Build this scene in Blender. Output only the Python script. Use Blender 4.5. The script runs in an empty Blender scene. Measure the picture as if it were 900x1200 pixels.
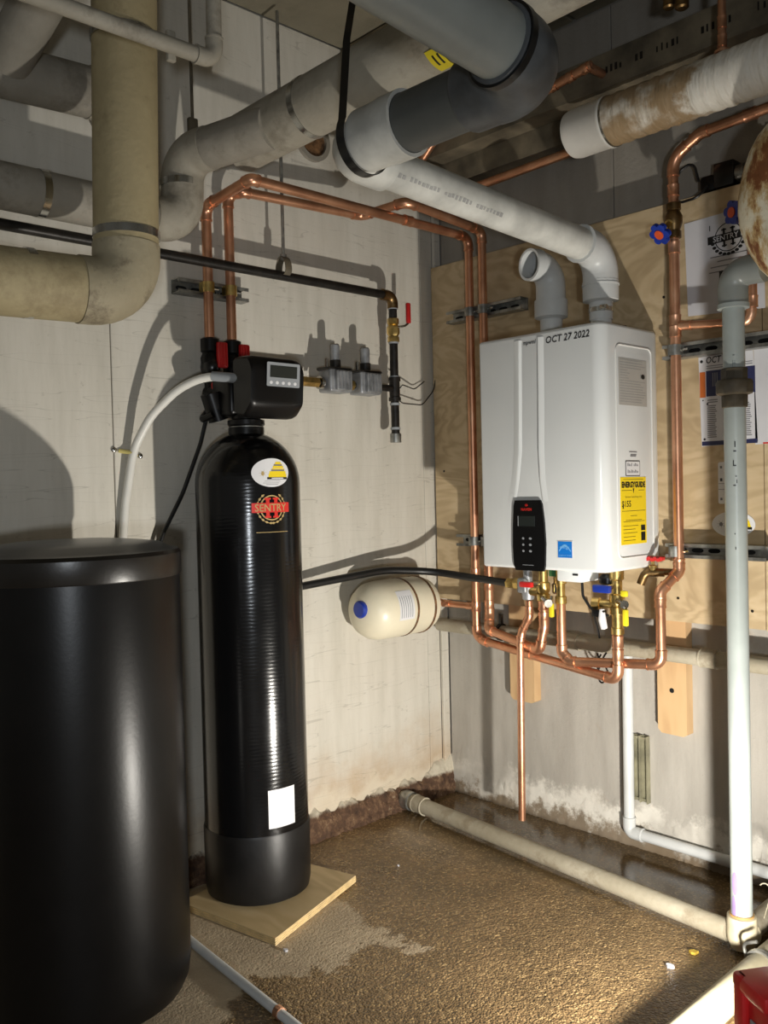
import bpy, bmesh, math, random
from mathutils import Vector, Matrix
from math import sin, cos, pi, radians, sqrt, atan2
random.seed(7)
sc = bpy.context.scene
col = sc.collection
V = Vector
# ------------------------------------------------------------------ camera
YAW, PIT, ROL = 0.81748, -0.024569, -0.023925
F_ = V((-sin(YAW)*cos(PIT), cos(YAW)*cos(PIT), sin(PIT)))
R_ = V((cos(YAW), sin(YAW), 0))
U_ = R_.cross(F_)
R2 = cos(ROL)*R_ + sin(ROL)*U_
U2 = -sin(ROL)*R_ + cos(ROL)*U_
cd = bpy.data.cameras.new('camera'); cam = bpy.data.objects.new('camera', cd); col.objects.link(cam)
cd.sensor_fit = 'HORIZONTAL'; cd.sensor_width = 36; cd.lens = 1042.88/900*36; cd.clip_start = .02
m = Matrix.Identity(4)
for i in range(3):
    m[i][0] = R2[i]; m[i][1] = U2[i]; m[i][2] = -F_[i]; m[i][3] = (2.288, -2.452, 1.136)[i]
cam.matrix_world = m
sc.camera = cam
# ------------------------------------------------------------------ world and lights
w = bpy.data.worlds.new('world'); sc.world = w; w.use_nodes = True
w.node_tree.nodes['Background'].inputs[0].default_value = (1.0, .97, .88, 1)
w.node_tree.nodes['Background'].inputs[1].default_value = .14
def light(name, kind, loc, target, energy, color, **k):
    l = bpy.data.lights.new(name, kind); l.energy = energy; l.color = color
    for a, b in k.items(): setattr(l, a, b)
    o = bpy.data.objects.new(name, l); col.objects.link(o); o.location = loc
    o.rotation_euler = (V(target)-V(loc)).to_track_quat('-Z', 'Y').to_euler()
    return o
# the work light on the floor (its lens is built below) and an unseen cool fill lamp added low behind the camera
light('work_light_beam', 'SPOT', (1.625, -.915, .168), (.40, -.50, .70), 112, (1, .95, .86), spot_size=radians(150), spot_blend=1, shadow_soft_size=.022)
light('cool_fill_lamp', 'AREA', (2.95, -2.93, .88), (.5, -.8, .85), 17, (.88, .94, 1), size=.13, shape='SQUARE')
sc.view_settings.view_transform = 'Standard'
sc.view_settings.look = 'None'
sc.view_settings.exposure = 0.0
sc.view_settings.gamma = 1
sc.view_settings.use_curve_mapping = False
# ------------------------------------------------------------------ materials
def s2l(c):
    return tuple(((x/255)/12.92 if x/255 <= .04045 else ((x/255+.055)/1.055)**2.4) for x in c)+(1,)
class NT:
    def __init__(s, name):
        s.m = bpy.data.materials.new(name); s.m.use_nodes = True
        s.t = s.m.node_tree; s.b = s.t.nodes['Principled BSDF']
        s.co = s.t.nodes.new('ShaderNodeTexCoord').outputs['Object']
    def n(s, typ, **k):
        o = s.t.nodes.new(typ)
        for a, b in k.items():
            if a.startswith('_'): setattr(o, a[1:], b)
            else:
                key = a.replace('__', ' ')
                o.inputs[key].default_value = b
        return o
    def l(s, a, b): s.t.links.new(a, b)
    def mapping(s, scale=(1, 1, 1), rot=(0, 0, 0)):
        mp = s.n('ShaderNodeMapping'); mp.inputs['Scale'].default_value = scale; mp.inputs['Rotation'].default_value = rot
        s.l(s.co, mp.inputs[0]); return mp.outputs[0]
    def noise(s, scale, detail=4, vec=None, rough=.55, dist=0):
        n = s.n('ShaderNodeTexNoise'); n.inputs['Scale'].default_value = scale; n.inputs['Detail'].default_value = detail
        n.inputs['Roughness'].default_value = rough; n.inputs['Distortion'].default_value = dist
        s.l(vec or s.co, n.inputs['Vector']); return n.outputs['Fac']
    def ramp(s, fac, stops):
        r = s.n('ShaderNodeValToRGB'); e = r.color_ramp.elements
        while len(e) < len(stops): e.new(.5)
        for i, (p, c) in enumerate(stops):
            e[i].position = p; e[i].color = c if len(c) == 4 else s2l(c)
        s.l(fac, r.inputs[0]); return r.outputs[0]
    def mix(s, fac, a, b, mode='MIX'):
        x = s.n('ShaderNodeMix', _data_type='RGBA', _blend_type=mode)
        if isinstance(fac, (int, float)): x.inputs[0].default_value = fac
        else: s.l(fac, x.inputs[0])
        for i, v in ((6, a), (7, b)):
            if isinstance(v, tuple): x.inputs[i].default_value = v if len(v) == 4 else s2l(v)
            else: s.l(v, x.inputs[i])
        return x.outputs[2]
    def math(s, op, a, b=0., c=None, clamp=False):
        x = s.n('ShaderNodeMath', _operation=op, _use_clamp=clamp)
        for i, v in enumerate((a, b) if c is None else (a, b, c)):
            if isinstance(v, (int, float)): x.inputs[i].default_value = v
            else: s.l(v, x.inputs[i])
        return x.outputs[0]
    def sm(s, x, lo, hi):
        n = s.n('ShaderNodeMapRange', _interpolation_type='SMOOTHSTEP')
        s.l(x, n.inputs[0]); n.inputs[1].default_value = lo; n.inputs[2].default_value = hi
        return n.outputs[0]
    def xyz(s):
        x = s.n('ShaderNodeSeparateXYZ'); s.l(s.co, x.inputs[0]); return x.outputs
    def bump(s, h, strength=.3, dist=.01):
        b = s.n('ShaderNodeBump'); b.inputs['Strength'].default_value = strength; b.inputs['Distance'].default_value = dist
        s.l(h, b.inputs['Height']); s.l(b.outputs[0], s.b.inputs['Normal']); return b
    def set(s, color=None, rough=None, metal=None, coat=None, spec=None):
        if color is not None:
            if isinstance(color, tuple): s.b.inputs['Base Color'].default_value = color if len(color) == 4 else s2l(color)
            else: s.l(color, s.b.inputs['Base Color'])
        if rough is not None:
            if isinstance(rough, (int, float)): s.b.inputs['Roughness'].default_value = rough
            else: s.l(rough, s.b.inputs['Roughness'])
        if metal is not None: s.b.inputs['Metallic'].default_value = metal
        if coat is not None: s.b.inputs['Coat Weight'].default_value = coat; s.b.inputs['Coat Roughness'].default_value = .08
        if spec is not None: s.b.inputs['Specular IOR Level'].default_value = spec
        return s.m
def simple(name, c, rough=.5, metal=0, var=.12, scale=8, bump=0, bscale=60, coat=None, spec=None):
    t = NT(name); f = t.noise(scale, 5)
    dark = tuple(x*(1-var) for x in c); lite = tuple(min(255, x*(1+var*.5)) for x in c)
    t.set(t.ramp(f, [(.3, dark), (.7, lite)]), rough, metal, coat, spec)
    if bump: t.bump(t.noise(bscale, 4), bump, .003)
    return t.m
M = {}
def mk_wall_left():
    t = NT('painted_concrete'); x, y, z = t.xyz()
    v = t.mapping((1, 5, .7)); st = t.noise(3.2, 8, v, .65)
    c = t.ramp(st, [(.25, (190, 185, 172)), (.55, (205, 200, 188)), (.8, (212, 208, 197))])
    fine = t.noise(38, 6, None, .7)
    c = t.mix(t.math('MULTIPLY', t.sm(fine, .60, .74), .35), c, (120, 110, 95))
    # ochre damp stains low on the wall
    nn = t.noise(4.5, 6, None, .7)
    low = t.sm(t.math('ADD', z, t.math('MULTIPLY', nn, .45)), .56, .22)
    c = t.mix(t.math('MULTIPLY', low, .65), c, (171, 132, 78))
    crust = t.sm(t.math('ADD', z, t.math('MULTIPLY', t.noise(14, 6), .22)), .27, .20)
    c = t.mix(t.math('MULTIPLY', crust, .6), c, (214, 205, 185))
    # hairline cracks, horizontal
    vo = t.noise(2.6, 2, t.mapping((1, .6, 9)), .5)
    cr = t.sm(t.math('ABSOLUTE', t.math('SUBTRACT', vo, .5)), .004, .0015)
    c = t.mix(t.math('MULTIPLY', cr, .22), c, (92, 84, 72))
    t.set(c, .72); t.bump(t.math('ADD', fine, t.noise(7, 5)), .18, .004); return t.m
def mk_wall_back():
    t = NT('grey_concrete'); x, y, z = t.xyz()
    st = t.noise(3.5, 8, t.mapping((4, 1, .8)), .6)
    c = t.ramp(st, [(.25, (154, 149, 140)), (.6, (174, 169, 160)), (.85, (186, 182, 174))])
    sp = t.noise(5, 5); c = t.mix(t.math('MULTIPLY', t.sm(sp, .63, .75), .45), c, (140, 118, 88))
    fine = t.noise(60, 5, None, .7); c = t.mix(t.math('MULTIPLY', t.sm(fine, .62, .72), .3), c, (100, 94, 86))
    hs = t.math('ADD', z, t.math('MULTIPLY', t.noise(9, 7, None, .75), .30))
    c = t.mix(t.math('MULTIPLY', t.math('MULTIPLY', t.sm(hs, .30, .24), t.sm(t.noise(2.6, 4), .40, .56)), .85), c, (220, 216, 206))
    c = t.mix(t.math('MULTIPLY', t.sm(hs, .215, .165), .85), c, (104, 84, 56))
    # darker, browner tone above the plywood
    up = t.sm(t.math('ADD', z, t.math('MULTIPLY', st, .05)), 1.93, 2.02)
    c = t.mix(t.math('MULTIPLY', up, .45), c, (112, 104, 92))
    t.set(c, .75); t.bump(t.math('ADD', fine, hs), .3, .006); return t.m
def mk_floor():
    t = NT('wet_concrete'); x, y, z = t.xyz()
    n1 = t.noise(5, 7, None, .62); n2 = t.noise(2.2, 5); off = t.math('MULTIPLY', t.math('SUBTRACT', n1, .5), .75)
    dx = t.sm(t.math('ADD', x, off), .66, .62)
    dy = t.sm(t.math('ADD', y, t.math('MULTIPLY', off, .8)), -.93, -.97)
    dry = t.math('MULTIPLY', dx, dy)
    d2 = t.math('MULTIPLY', t.sm(t.math('ADD', y, off), -1.38, -1.45), .55)
    dry = t.math('MAXIMUM', dry, d2)
    agg = t.n('ShaderNodeTexVoronoi'); agg.inputs['Scale'].default_value = 190; t.l(t.co, agg.inputs['Vector'])
    wetc = t.ramp(t.noise(7, 8, None, .65), [(.2, (84, 68, 46)), (.5, (116, 94, 64)), (.8, (142, 116, 82))])
    sc_ = t.n('ShaderNodeSeparateColor'); t.l(agg.outputs['Color'], sc_.inputs[0])
    wetc = t.mix(t.math('MULTIPLY', t.sm(sc_.outputs[0], .72, .95), .55), wetc, (196, 166, 118))
    wetc = t.mix(t.sm(t.math('ADD', y, t.math('MULTIPLY', off, .5)), -.42, -.30), wetc, t.mix(.5, wetc, (66, 56, 40)))  # shade behind the floor pipe painted in: wet colour darkens toward the back wall
    dryc = t.ramp(t.noise(8, 8, None, .7), [(.2, (158, 140, 114)), (.6, (186, 168, 140)), (.85, (200, 184, 158))])
    c = t.mix(dry, wetc, dryc)
    ru = t.math('ADD', t.math('MULTIPLY', dry, .5), t.math('ADD', t.math('MULTIPLY', n2, .32), .14))
    # standing water close to the two walls
    pool = t.sm(t.math('ADD', t.math('ADD', y, t.math('MULTIPLY', x, -.12)), t.math('MULTIPLY', off, .4)), -.62, -.42)
    ru = t.math('MULTIPLY', ru, t.math('SUBTRACT', 1, t.math('MULTIPLY', pool, .7)))
    t.set(c, ru, spec=.6)
    ag2 = t.n('ShaderNodeTexVoronoi'); ag2.inputs['Scale'].default_value = 95; t.l(t.co, ag2.inputs['Vector'])
    h = t.math('ADD', t.math('MULTIPLY', agg.outputs['Distance'], -.7), t.math('ADD', t.math('MULTIPLY', ag2.outputs['Distance'], -.6), t.math('MULTIPLY', t.noise(60, 3, None, .6), .5)))
    h = t.math('MULTIPLY', h, t.math('SUBTRACT', 1.05, pool))
    t.bump(t.math('ADD', h, t.math('MULTIPLY', n1, .5)), .9, .0035)
    t.t.nodes['Bump'].inputs['Strength'].default_value = .9; t.l(t.math('SUBTRACT', .95, t.math('MULTIPLY', dry, .65)), t.t.nodes['Bump'].inputs['Strength']); return t.m
def mk_ply(name, base=((160, 138, 104), (196, 174, 138), (213, 195, 162)), rot=(0, 0, 0)):
    t = NT(name); v = t.mapping((.8, 1, 1.6) if name == 'plywood' else (1.0, 1, .22) if rot == (0, 0, 0) else (.25, 1, 1), rot)
    nz = t.noise(3.2, 4, v, .5, .6)
    rings = t.math('FRACT', t.math('MULTIPLY', nz, 11))
    rg = t.sm(t.math('ABSOLUTE', t.math('SUBTRACT', rings, .5)), .0, .5)
    c = t.ramp(t.math('ADD', t.math('MULTIPLY', rg, .24), t.math('MULTIPLY', t.noise(2.5, 5), .75)), [(.2, base[0]), (.55, base[1]), (.9, base[2])])
    fib = t.noise(60, 4, t.mapping((.08, 1, 1) if name == 'plywood' else (1, 1, .06) if rot == (0, 0, 0) else (.06, 1, 1)), .6)
    c = t.mix(t.math('MULTIPLY', fib, .25), c, base[0])
    t.set(c, .62); t.bump(fib, .12, .002); return t.m
def mk_copper(name='copper', dull=.0):
    t = NT(name); f = t.noise(9, 6, None, .6)
    c = t.ramp(f, [(.25, (184, 128, 98)), (.55, (220, 164, 130)), (.8, (238, 192, 158))])
    t.set(c, t.math('ADD', t.math('MULTIPLY', f, .25), .24+dull), .88); t.bump(t.noise(30, 3), .05, .002); return t.m
def mk_insul(name, a, b, stain=None, amt=.5, sc=3):
    t = NT(name); f = t.noise(sc, 8, None, .65); c = t.ramp(f, [(.25, a), (.7, b)])
    if stain:
        s = t.noise(sc*1.9, 8, None, .7); c = t.mix(t.math('MULTIPLY', t.sm(s, .50, .66), amt), c, stain)
    t.set(c, .7); t.bump(t.math('ADD', t.noise(55, 5), t.math('MULTIPLY', t.noise(9, 4), 1.5)), .25, .006); return t.m
def mk_wound():
    t = NT('black_wound_fibreglass'); x, y, z = t.xyz()
    wv = t.math('SINE', t.math('ADD', t.math('MULTIPLY', z, 620), t.math('MULTIPLY', t.noise(14, 3), 9)))
    t.set((12, 12, 13), t.math('ADD', t.math('MULTIPLY', t.noise(18, 4), .12), .12), spec=.45)
    t.bump(t.math('ADD', t.math('MULTIPLY', wv, .2), t.noise(35, 4, t.mapping((1, 1, 6)))), .22, .0010)
    return t.m
def mk_capstain():
    t = NT('stained_pipe_jacket'); x, y, z = t.xyz()
    f = t.noise(7, 6, None, .65); c = t.ramp(f, [(.3, (200, 194, 180)), (.7, (226, 222, 212))])
    st = t.math('MULTIPLY', t.sm(t.math('ADD', x, t.math('MULTIPLY', t.math('SUBTRACT', f, .5), .5)), .02, -.05), t.sm(t.noise(5, 6, None, .6), .32, .46))
    c = t.mix(t.math('MULTIPLY', st, .85), c, (134, 104, 58))
    t.set(c, .55)
    rib = t.noise(22, 3, t.mapping((2.2, .5, .5)), .5); t.bump(rib, .7, .014); return t.m
def mk_rustelbow():
    t = NT('rust_stained_jacket'); f = t.noise(9, 8, t.mapping((1.6, 1.6, .8)), .7)
    c = t.ramp(f, [(.44, (222, 214, 190)), (.51, (190, 160, 110)), (.57, (126, 76, 40)), (.75, (88, 52, 30))])
    t.set(c, .55); t.bump(t.noise(24, 6), .5, .008); return t.m
def mk_rubble():
    t = NT('rotten_wall_base'); x, y, z = t.xyz(); f = t.noise(30, 8, None, .75)
    c = t.ramp(f, [(.3, (54, 38, 27)), (.5, (92, 66, 47)), (.6, (124, 96, 70)), (.72, (178, 162, 138))])
    c = t.mix(t.sm(t.math('ADD', z, t.math('MULTIPLY', f, .03)), .085, .10), c, (205, 196, 176))
    t.set(c, .8); t.bump(f, .9, .012); return t.m
M['wallL'] = mk_wall_left(); M['wallB'] = mk_wall_back(); M['floor'] = mk_floor()
M['ply'] = mk_ply('plywood'); M['plybase'] = mk_ply('plywood_weathered', ((170, 146, 104), (198, 174, 130), (212, 192, 152)), (0, 0, .2))
M['edge'] = simple('plywood_edge', (214, 186, 130), .7, var=.25, scale=30)
M['board'] = mk_ply('pine_board', ((180, 144, 104), (206, 172, 128), (218, 188, 146)))
M['cu'] = mk_copper(); M['cud'] = mk_copper('copper_fitting', -.03)
M['brass'] = simple('brass', (222, 192, 122), .34, 1, .3, 30); M['bronze'] = simple('dull_bronze', (128, 104, 70), .4, 1, .35, 30)
M['chrome'] = simple('nickel_plate', (190, 188, 182), .2, 1, .2, 20)
M['galv'] = simple('galvanised_steel', (158, 158, 153), .42, .8, .35, 25); M['iron'] = simple('black_iron', (34, 31, 28), .42, .3, .5, 30, .2)
M['band'] = simple('aluminium_band', (200, 200, 196), .25, 1, .15, 20)
M['alu'] = simple('cast_aluminium', (150, 152, 155), .45, .5, .2, 30)
M['black'] = simple('black_plastic', (16, 16, 17), .28, 0, .2, 5); M['blackm'] = simple('matt_black_plastic', (13, 12, 12), .33, 0, .25, 12, .04, 90, spec=.28)
M['lid'] = simple('black_lid_plastic', (26, 23, 20), .32, 0, .25, 12, .06, 90)
M['boot'] = simple('black_boot_rubber', (17, 16, 16), .42, 0, .4, 14, .08, spec=.35)
M['wound'] = mk_wound()
M['enamel'] = simple('white_enamel', (220, 223, 223), .20, 0, .02, 3); M['enamel2'] = simple('white_enamel_side', (212, 212, 208), .34, 0, .02, 3)
M['pvcw'] = simple('white_pvc', (202, 204, 203), .38, 0, .06, 8); M['pvcdirty'] = simple('scuffed_white_pvc', (196, 196, 190), .42, 0, .16, 10)
M['pvcg'] = simple('pale_grey_pvc', (158, 165, 162), .34, 0, .1, 5); M['pvcd'] = simple('dark_grey_pvc', (74, 76, 74), .45, 0, .1, 8)
M['rubber'] = simple('scuffed_grey_rubber', (72, 75, 78), .42, 0, .3, 12, .1)
M['lgrey'] = simple('light_grey_pvc', (134, 138, 134), .35, 0, .1, 5)
M['floorpipe'] = mk_insul('muddy_pvc', (136, 126, 104), (172, 165, 147), (112, 96, 70), .5, 6)
M['cream'] = mk_insul('cream_canvas_jacket', (146, 132, 98), (180, 166, 130), (112, 96, 66), .5, 2.6)
M['cream2'] = mk_insul('dusty_elbow_jacket', (138, 128, 104), (170, 160, 134), (84, 70, 52), .65, 5)
M['wjack'] = mk_insul('grey_white_jacket', (122, 117, 106), (160, 154, 142), (92, 84, 70), .5, 3)
M['wjack2'] = mk_insul('dirty_white_jacket', (134, 128, 114), (172, 166, 152), (88, 78, 62), .45, 3.5)
M['capst'] = mk_capstain(); M['rustel'] = mk_rustelbow(); M['rubble'] = mk_rubble()
M['capw'] = simple('white_end_cap', (206, 203, 196), .5, 0, .08, 6)
M['red'] = simple('red_plastic', (200, 38, 38), .35, 0, .15); M['blue'] = simple('blue_plastic', (24, 52, 150), .4, 0, .15)
M['orange'] = simple('orange_plastic', (214, 84, 40), .45); M['yellow'] = simple('yellow_plastic', (226, 208, 40), .45)
M['green'] = simple('green_plastic', (30, 110, 74), .45)
M['tankw'] = simple('cream_enamel', (222, 214, 190), .34, 0, .05, 6); M['rustline'] = simple('rusty_seam', (112, 82, 54), .6, 0, .5, 60)
M['paper'] = simple('paper', (208, 208, 212), .6, 0, .03); M['stickw'] = simple('white_sticker', (218, 218, 220), .35, 0, .02)
M['ink'] = simple('black_ink', (18, 18, 20), .5); M['printg'] = simple('faded_print', (160, 160, 158), .5); M['inkg'] = simple('grey_ink', (120, 120, 124), .6); M['silverp'] = simple('silver_label', (184, 182, 177), .4, .2, .05)
M['ylab'] = simple('yellow_label', (236, 206, 28), .45, 0, .03); M['navy'] = simple('navy_print', (40, 44, 84), .5); M['orp'] = simple('orange_print', (206, 110, 50), .5)
M['sky'] = simple('bright_blue_print', (24, 122, 214), .4, 0, .04); M['skyl'] = simple('pale_blue_print', (120, 186, 240), .4, 0, .04)
M['redp'] = simple('red_print', (206, 44, 36), .4, 0, .04); M['gold'] = simple('gold_print', (190, 164, 110), .4, .2, .1)
M['lcd'] = simple('display_glass', (42, 46, 44), .12, 0, .05); M['panelg'] = simple('grey_overlay', (146, 150, 154), .4, 0, .04)
M['tubew'] = simple('white_tubing', (222, 220, 212), .4, 0, .04); M['tubek'] = simple('black_tubing', (20, 20, 20), .4)
M['ceil'] = mk_insul('ceiling_concrete', (112, 106, 90), (134, 128, 110), (88, 82, 66), .3, 3)
M['beam'] = simple('dirty_steel_beam', (108, 99, 82), .6, .1, .4, 8, .3); M['lens'] = None
M['elec'] = simple('olive_metal_channel', (150, 146, 122), .5, .2, .3, 10); M['purple'] = simple('purple_primer', (150, 130, 176), .5)
M['glue'] = simple('pipe_cement', (206, 196, 168), .45, 0, .2, 20, .2, 30); M['hole'] = simple('dark_hole', (10, 9, 8), .9)
t = NT('work_light_lens'); t.set((240, 230, 210), .3); t.b.inputs['Emission Color'].default_value = (1, .92, .78, 1); t.b.inputs['Emission Strength'].default_value = 8; M['lens'] = t.m
# ------------------------------------------------------------------ mesh helpers
class MB:
    def __init__(s): s.v = []; s.f = []
    def add(s, vs, fs):
        o = len(s.v); s.v += [V(p) for p in vs]; s.f += [tuple(i+o for i in f) for f in fs]; return s
    def box(s, a, b):
        (x0, y0, z0), (x1, y1, z1) = a, b
        return s.add([(x0, y0, z0), (x1, y0, z0), (x1, y1, z0), (x0, y1, z0), (x0, y0, z1), (x1, y0, z1), (x1, y1, z1), (x0, y1, z1)],
                     [(0, 3, 2, 1), (4, 5, 6, 7), (0, 1, 5, 4), (1, 2, 6, 5), (2, 3, 7, 6), (3, 0, 4, 7)])
    def rbox(s, a, b, r=.005, seg=2, zr=None):
        bm = bmesh.new(); (x0, y0, z0), (x1, y1, z1) = a, b
        bmesh.ops.create_cube(bm, size=1)
        for v in bm.verts: v.co = V(((x0+x1)/2+v.co.x*(x1-x0), (y0+y1)/2+v.co.y*(y1-y0), (z0+z1)/2+v.co.z*(z1-z0)))
        if zr:
            es = [e for e in bm.edges if abs(e.verts[0].co.z-e.verts[1].co.z) > 1e-6 and zr[1](e.verts[0].co)]
            bmesh.ops.bevel(bm, geom=es, offset=zr[0], segments=8, affect='EDGES', profile=.5)
            es = [e for e in bm.edges if abs(e.verts[0].co.z-e.verts[1].co.z) < 1e-6 and len(e.link_faces) == 2 and abs(e.link_faces[0].normal.z-e.link_faces[1].normal.z) > .3]
            bm.normal_update()
            es = [e for e in bm.edges if e.calc_face_angle(0) > .7]
            bmesh.ops.bevel(bm, geom=es, offset=r, segments=seg, affect='EDGES', profile=.5)
        else:
            bmesh.ops.bevel(bm, geom=bm.edges[:], offset=r, segments=seg, affect='EDGES', profile=.5)
        bm.verts.ensure_lookup_table(); bm.verts.index_update()
        s.add([v.co.copy() for v in bm.verts], [tuple(v.index for v in f.verts) for f in bm.faces]); bm.free(); return s
    def lathe(s, prof, o, ax=(0, 0, 1), seg=24, cap=True):
        ax = V(ax).normalized(); u = ax.orthogonal().normalized(); w_ = ax.cross(u); o = V(o)
        vs = []; fs = []; n = len(prof)
        for r, h in prof:
            for k in range(seg):
                a = 2*pi*k/seg; vs.append(o+ax*h+(u*cos(a)+w_*sin(a))*max(r, 1e-5))
        for i in range(n-1):
            for k in range(seg):
                k2 = (k+1) % seg; fs.append((i*seg+k, i*seg+k2, (i+1)*seg+k2, (i+1)*seg+k))
        if cap:
            fs.append(tuple(reversed(range(seg)))); fs.append(tuple((n-1)*seg+k for k in range(seg)))
        return s.add(vs, fs)
    def cyl(s, p0, p1, r, r1=None, seg=20, bev=0):
        p0 = V(p0); p1 = V(p1); L = (p1-p0).length; r1 = r if r1 is None else r1
        pf = [(r-bev, 0), (r, bev), (r1, L-bev), (r1-bev, L)] if bev else [(r, 0), (r1, L)]
        return s.lathe(pf, p0, p1-p0, seg)
    def tube(s, pts, r, seg=14, cap=True):
        pts = [V(p) for p in pts]; n = len(pts); rs = r if isinstance(r, (list, tuple)) else [r]*n
        T = []
        for i in range(n):
            a = pts[max(i-1, 0)]; b = pts[min(i+1, n-1)]; T.append((b-a).normalized())
        u = T[0].orthogonal().normalized(); vs = []; fs = []
        for i in range(n):
            if i: u = (u-T[i]*u.dot(T[i])).normalized()
            w_ = T[i].cross(u)
            for k in range(seg):
                a = 2*pi*k/seg; vs.append(pts[i]+(u*cos(a)+w_*sin(a))*rs[i])
        for i in range(n-1):
            for k in range(seg):
                k2 = (k+1) % seg; fs.append((i*seg+k, i*seg+k2, (i+1)*seg+k2, (i+1)*seg+k))
        if cap: fs += [tuple(reversed(range(seg))), tuple((n-1)*seg+k for k in range(seg))]
        return s.add(vs, fs)
    def ring(s, o, ax, ri, ro, L, seg=28):
        return s.lathe([(ri, 0), (ro, 0), (ro, L), (ri, L), (ri, 0)], o, ax, seg, False)
    def sphere(s, c, r, sx=1, sy=1, sz=1, n=12):
        c = V(c); vs = []; fs = []
        for i in range(n+1):
            th = pi*i/n
            for k in range(2*n):
                a = pi*k/n; vs.append(c+V((sx*sin(th)*cos(a), sy*sin(th)*sin(a), sz*cos(th)))*r)
        for i in range(n):
            for k in range(2*n):
                k2 = (k+1) % (2*n); fs.append((i*2*n+k, (i+1)*2*n+k, (i+1)*2*n+k2, i*2*n+k2))
        return s.add(vs, fs)
    def prism(s, poly, mp, w0, w1):
        n = len(poly); vs = [mp(a, b, w0) for a, b in poly]+[mp(a, b, w1) for a, b in poly]
        fs = [tuple(reversed(range(n))), tuple(range(n, 2*n))]+[(i, (i+1) % n, n+(i+1) % n, n+i) for i in range(n)]
        return s.add(vs, fs)
    def grid(s, u0, v0, u1, v1, mp, w0=0, w1=.0006, nu=8, nv=1):
        vs = []; fs = []
        for w_ in (w0, w1):
            for j in range(nv+1):
                for i in range(nu+1): vs.append(mp(u0+(u1-u0)*i/nu, v0+(v1-v0)*j/nv, w_))
        N = (nu+1)*(nv+1)
        for j in range(nv):
            for i in range(nu):
                a = j*(nu+1)+i; q = (a, a+1, a+nu+2, a+nu+1); fs.append(tuple(N+x for x in q)); fs.append(tuple(reversed(q)))
        bd = [i for i in range(nu+1)]+[j*(nu+1)+nu for j in range(1, nv+1)]+[nv*(nu+1)+i for i in range(nu-1, -1, -1)]+[j*(nu+1) for j in range(nv-1, 0, -1)]
        for i in range(len(bd)):
            a, b = bd[i], bd[(i+1) % len(bd)]; fs.append((a, b, N+b, N+a))
        return s.add(vs, fs)
    def disc(s, cu, cv, ru, rv, mp, w0=0, w1=.0006, seg=40, ri=0):
        vs = []; fs = []; R = 5
        for j in range(R+1):
            q = ri+(1-ri)*j/R
            for k in range(seg): a = 2*pi*k/seg; vs.append(mp(cu+ru*q*cos(a), cv+rv*q*sin(a), w1))
        for j in range(R):
            for k in range(seg):
                k2 = (k+1) % seg; fs.append((j*seg+k, (j+1)*seg+k, (j+1)*seg+k2, j*seg+k2))
        o = len(vs)
        for k in range(seg): a = 2*pi*k/seg; vs.append(mp(cu+ru*cos(a), cv+rv*sin(a), w0))
        for k in range(seg): fs.append((R*seg+k, o+k, o+(k+1) % seg, R*seg+(k+1) % seg))
        return s.add(vs, fs)
    def xf(s, mt):
        s.v = [mt @ p for p in s.v]; return s
    def build(s, name, mat, parent=None, smooth=True, angle=.6):
        me = bpy.data.meshes.new(name)
        root = parent
        while root is not None and root.parent is not None: root = root.parent
        off = root.location if root is not None else V((0, 0, 0))
        loc0 = V((0, 0, 0))
        if root is None:                                   # a thing of its own: origin at its base centre
            xs = [p.x for p in s.v]; ys = [p.y for p in s.v]; zs = [p.z for p in s.v]
            loc0 = V(((min(xs)+max(xs))/2, (min(ys)+max(ys))/2, min(zs))) if not getattr(s, 'world', False) else loc0
            off = loc0
        me.from_pydata([tuple(p-off) for p in s.v], [], s.f)
        me.materials.append(mat); me.validate(); me.update()
        if smooth:
            for p in me.polygons: p.use_smooth = True
            bm = bmesh.new(); bm.from_mesh(me); bm.normal_update()
            for e in bm.edges:
                e.smooth = e.calc_face_angle(0) < angle if len(e.link_faces) == 2 else False
            bmesh.ops.recalc_face_normals(bm, faces=bm.faces[:]); bm.to_mesh(me); bm.free()
        else:
            bm = bmesh.new(); bm.from_mesh(me); bmesh.ops.recalc_face_normals(bm, faces=bm.faces[:]); bm.to_mesh(me); bm.free()
        o = bpy.data.objects.new(name, me); col.objects.link(o)
        if parent: o.parent = parent
        else: o.location = loc0
        return o
def tag(o, label=None, cat=None, group=None, kind=None):
    if label: o['label'] = label
    if cat: o['category'] = cat
    if group: o['group'] = group
    if kind: o['kind'] = kind
    return o
def thing(name, label, cat, loc, group=None):
    o = bpy.data.objects.new(name, None); col.objects.link(o); o.location = loc; o.empty_display_size = .05
    return tag(o, label, cat, group)
def flat(o, xd, ud):
    o = V(o); xd = V(xd).normalized(); ud = V(ud).normalized(); n = xd.cross(ud)
    return lambda a, b, c: o+xd*a+ud*b+n*c
def cylmap(cx, cy, r, a0, z0):
    return lambda a, b, c: V((cx+(r+c)*cos(a0+a/r), cy+(r+c)*sin(a0+a/r), z0+b))
def text_mb(txt, size, mp, cu=0, cv=0, w0=.0004, w1=.0009, sx=1, bold=.0, shear=0, align='CENTER'):
    c = bpy.data.curves.new('t', 'FONT'); c.body = txt; c.size = size; c.align_x = align; c.align_y = 'CENTER'; c.offset = bold; c.shear = shear; c.resolution_u = 2
    o = bpy.data.objects.new('t', c); me = bpy.data.meshes.new_from_object(o)
    mb = MB(); vs = [v.co.copy() for v in me.vertices]; fs = [tuple(p.vertices) for p in me.polygons]
    mb.add([mp(cu+v.x*sx, cv+v.y, w1) for v in vs], fs)
    bpy.data.objects.remove(o); bpy.data.curves.remove(c); bpy.data.meshes.remove(me)
    return mb
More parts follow.
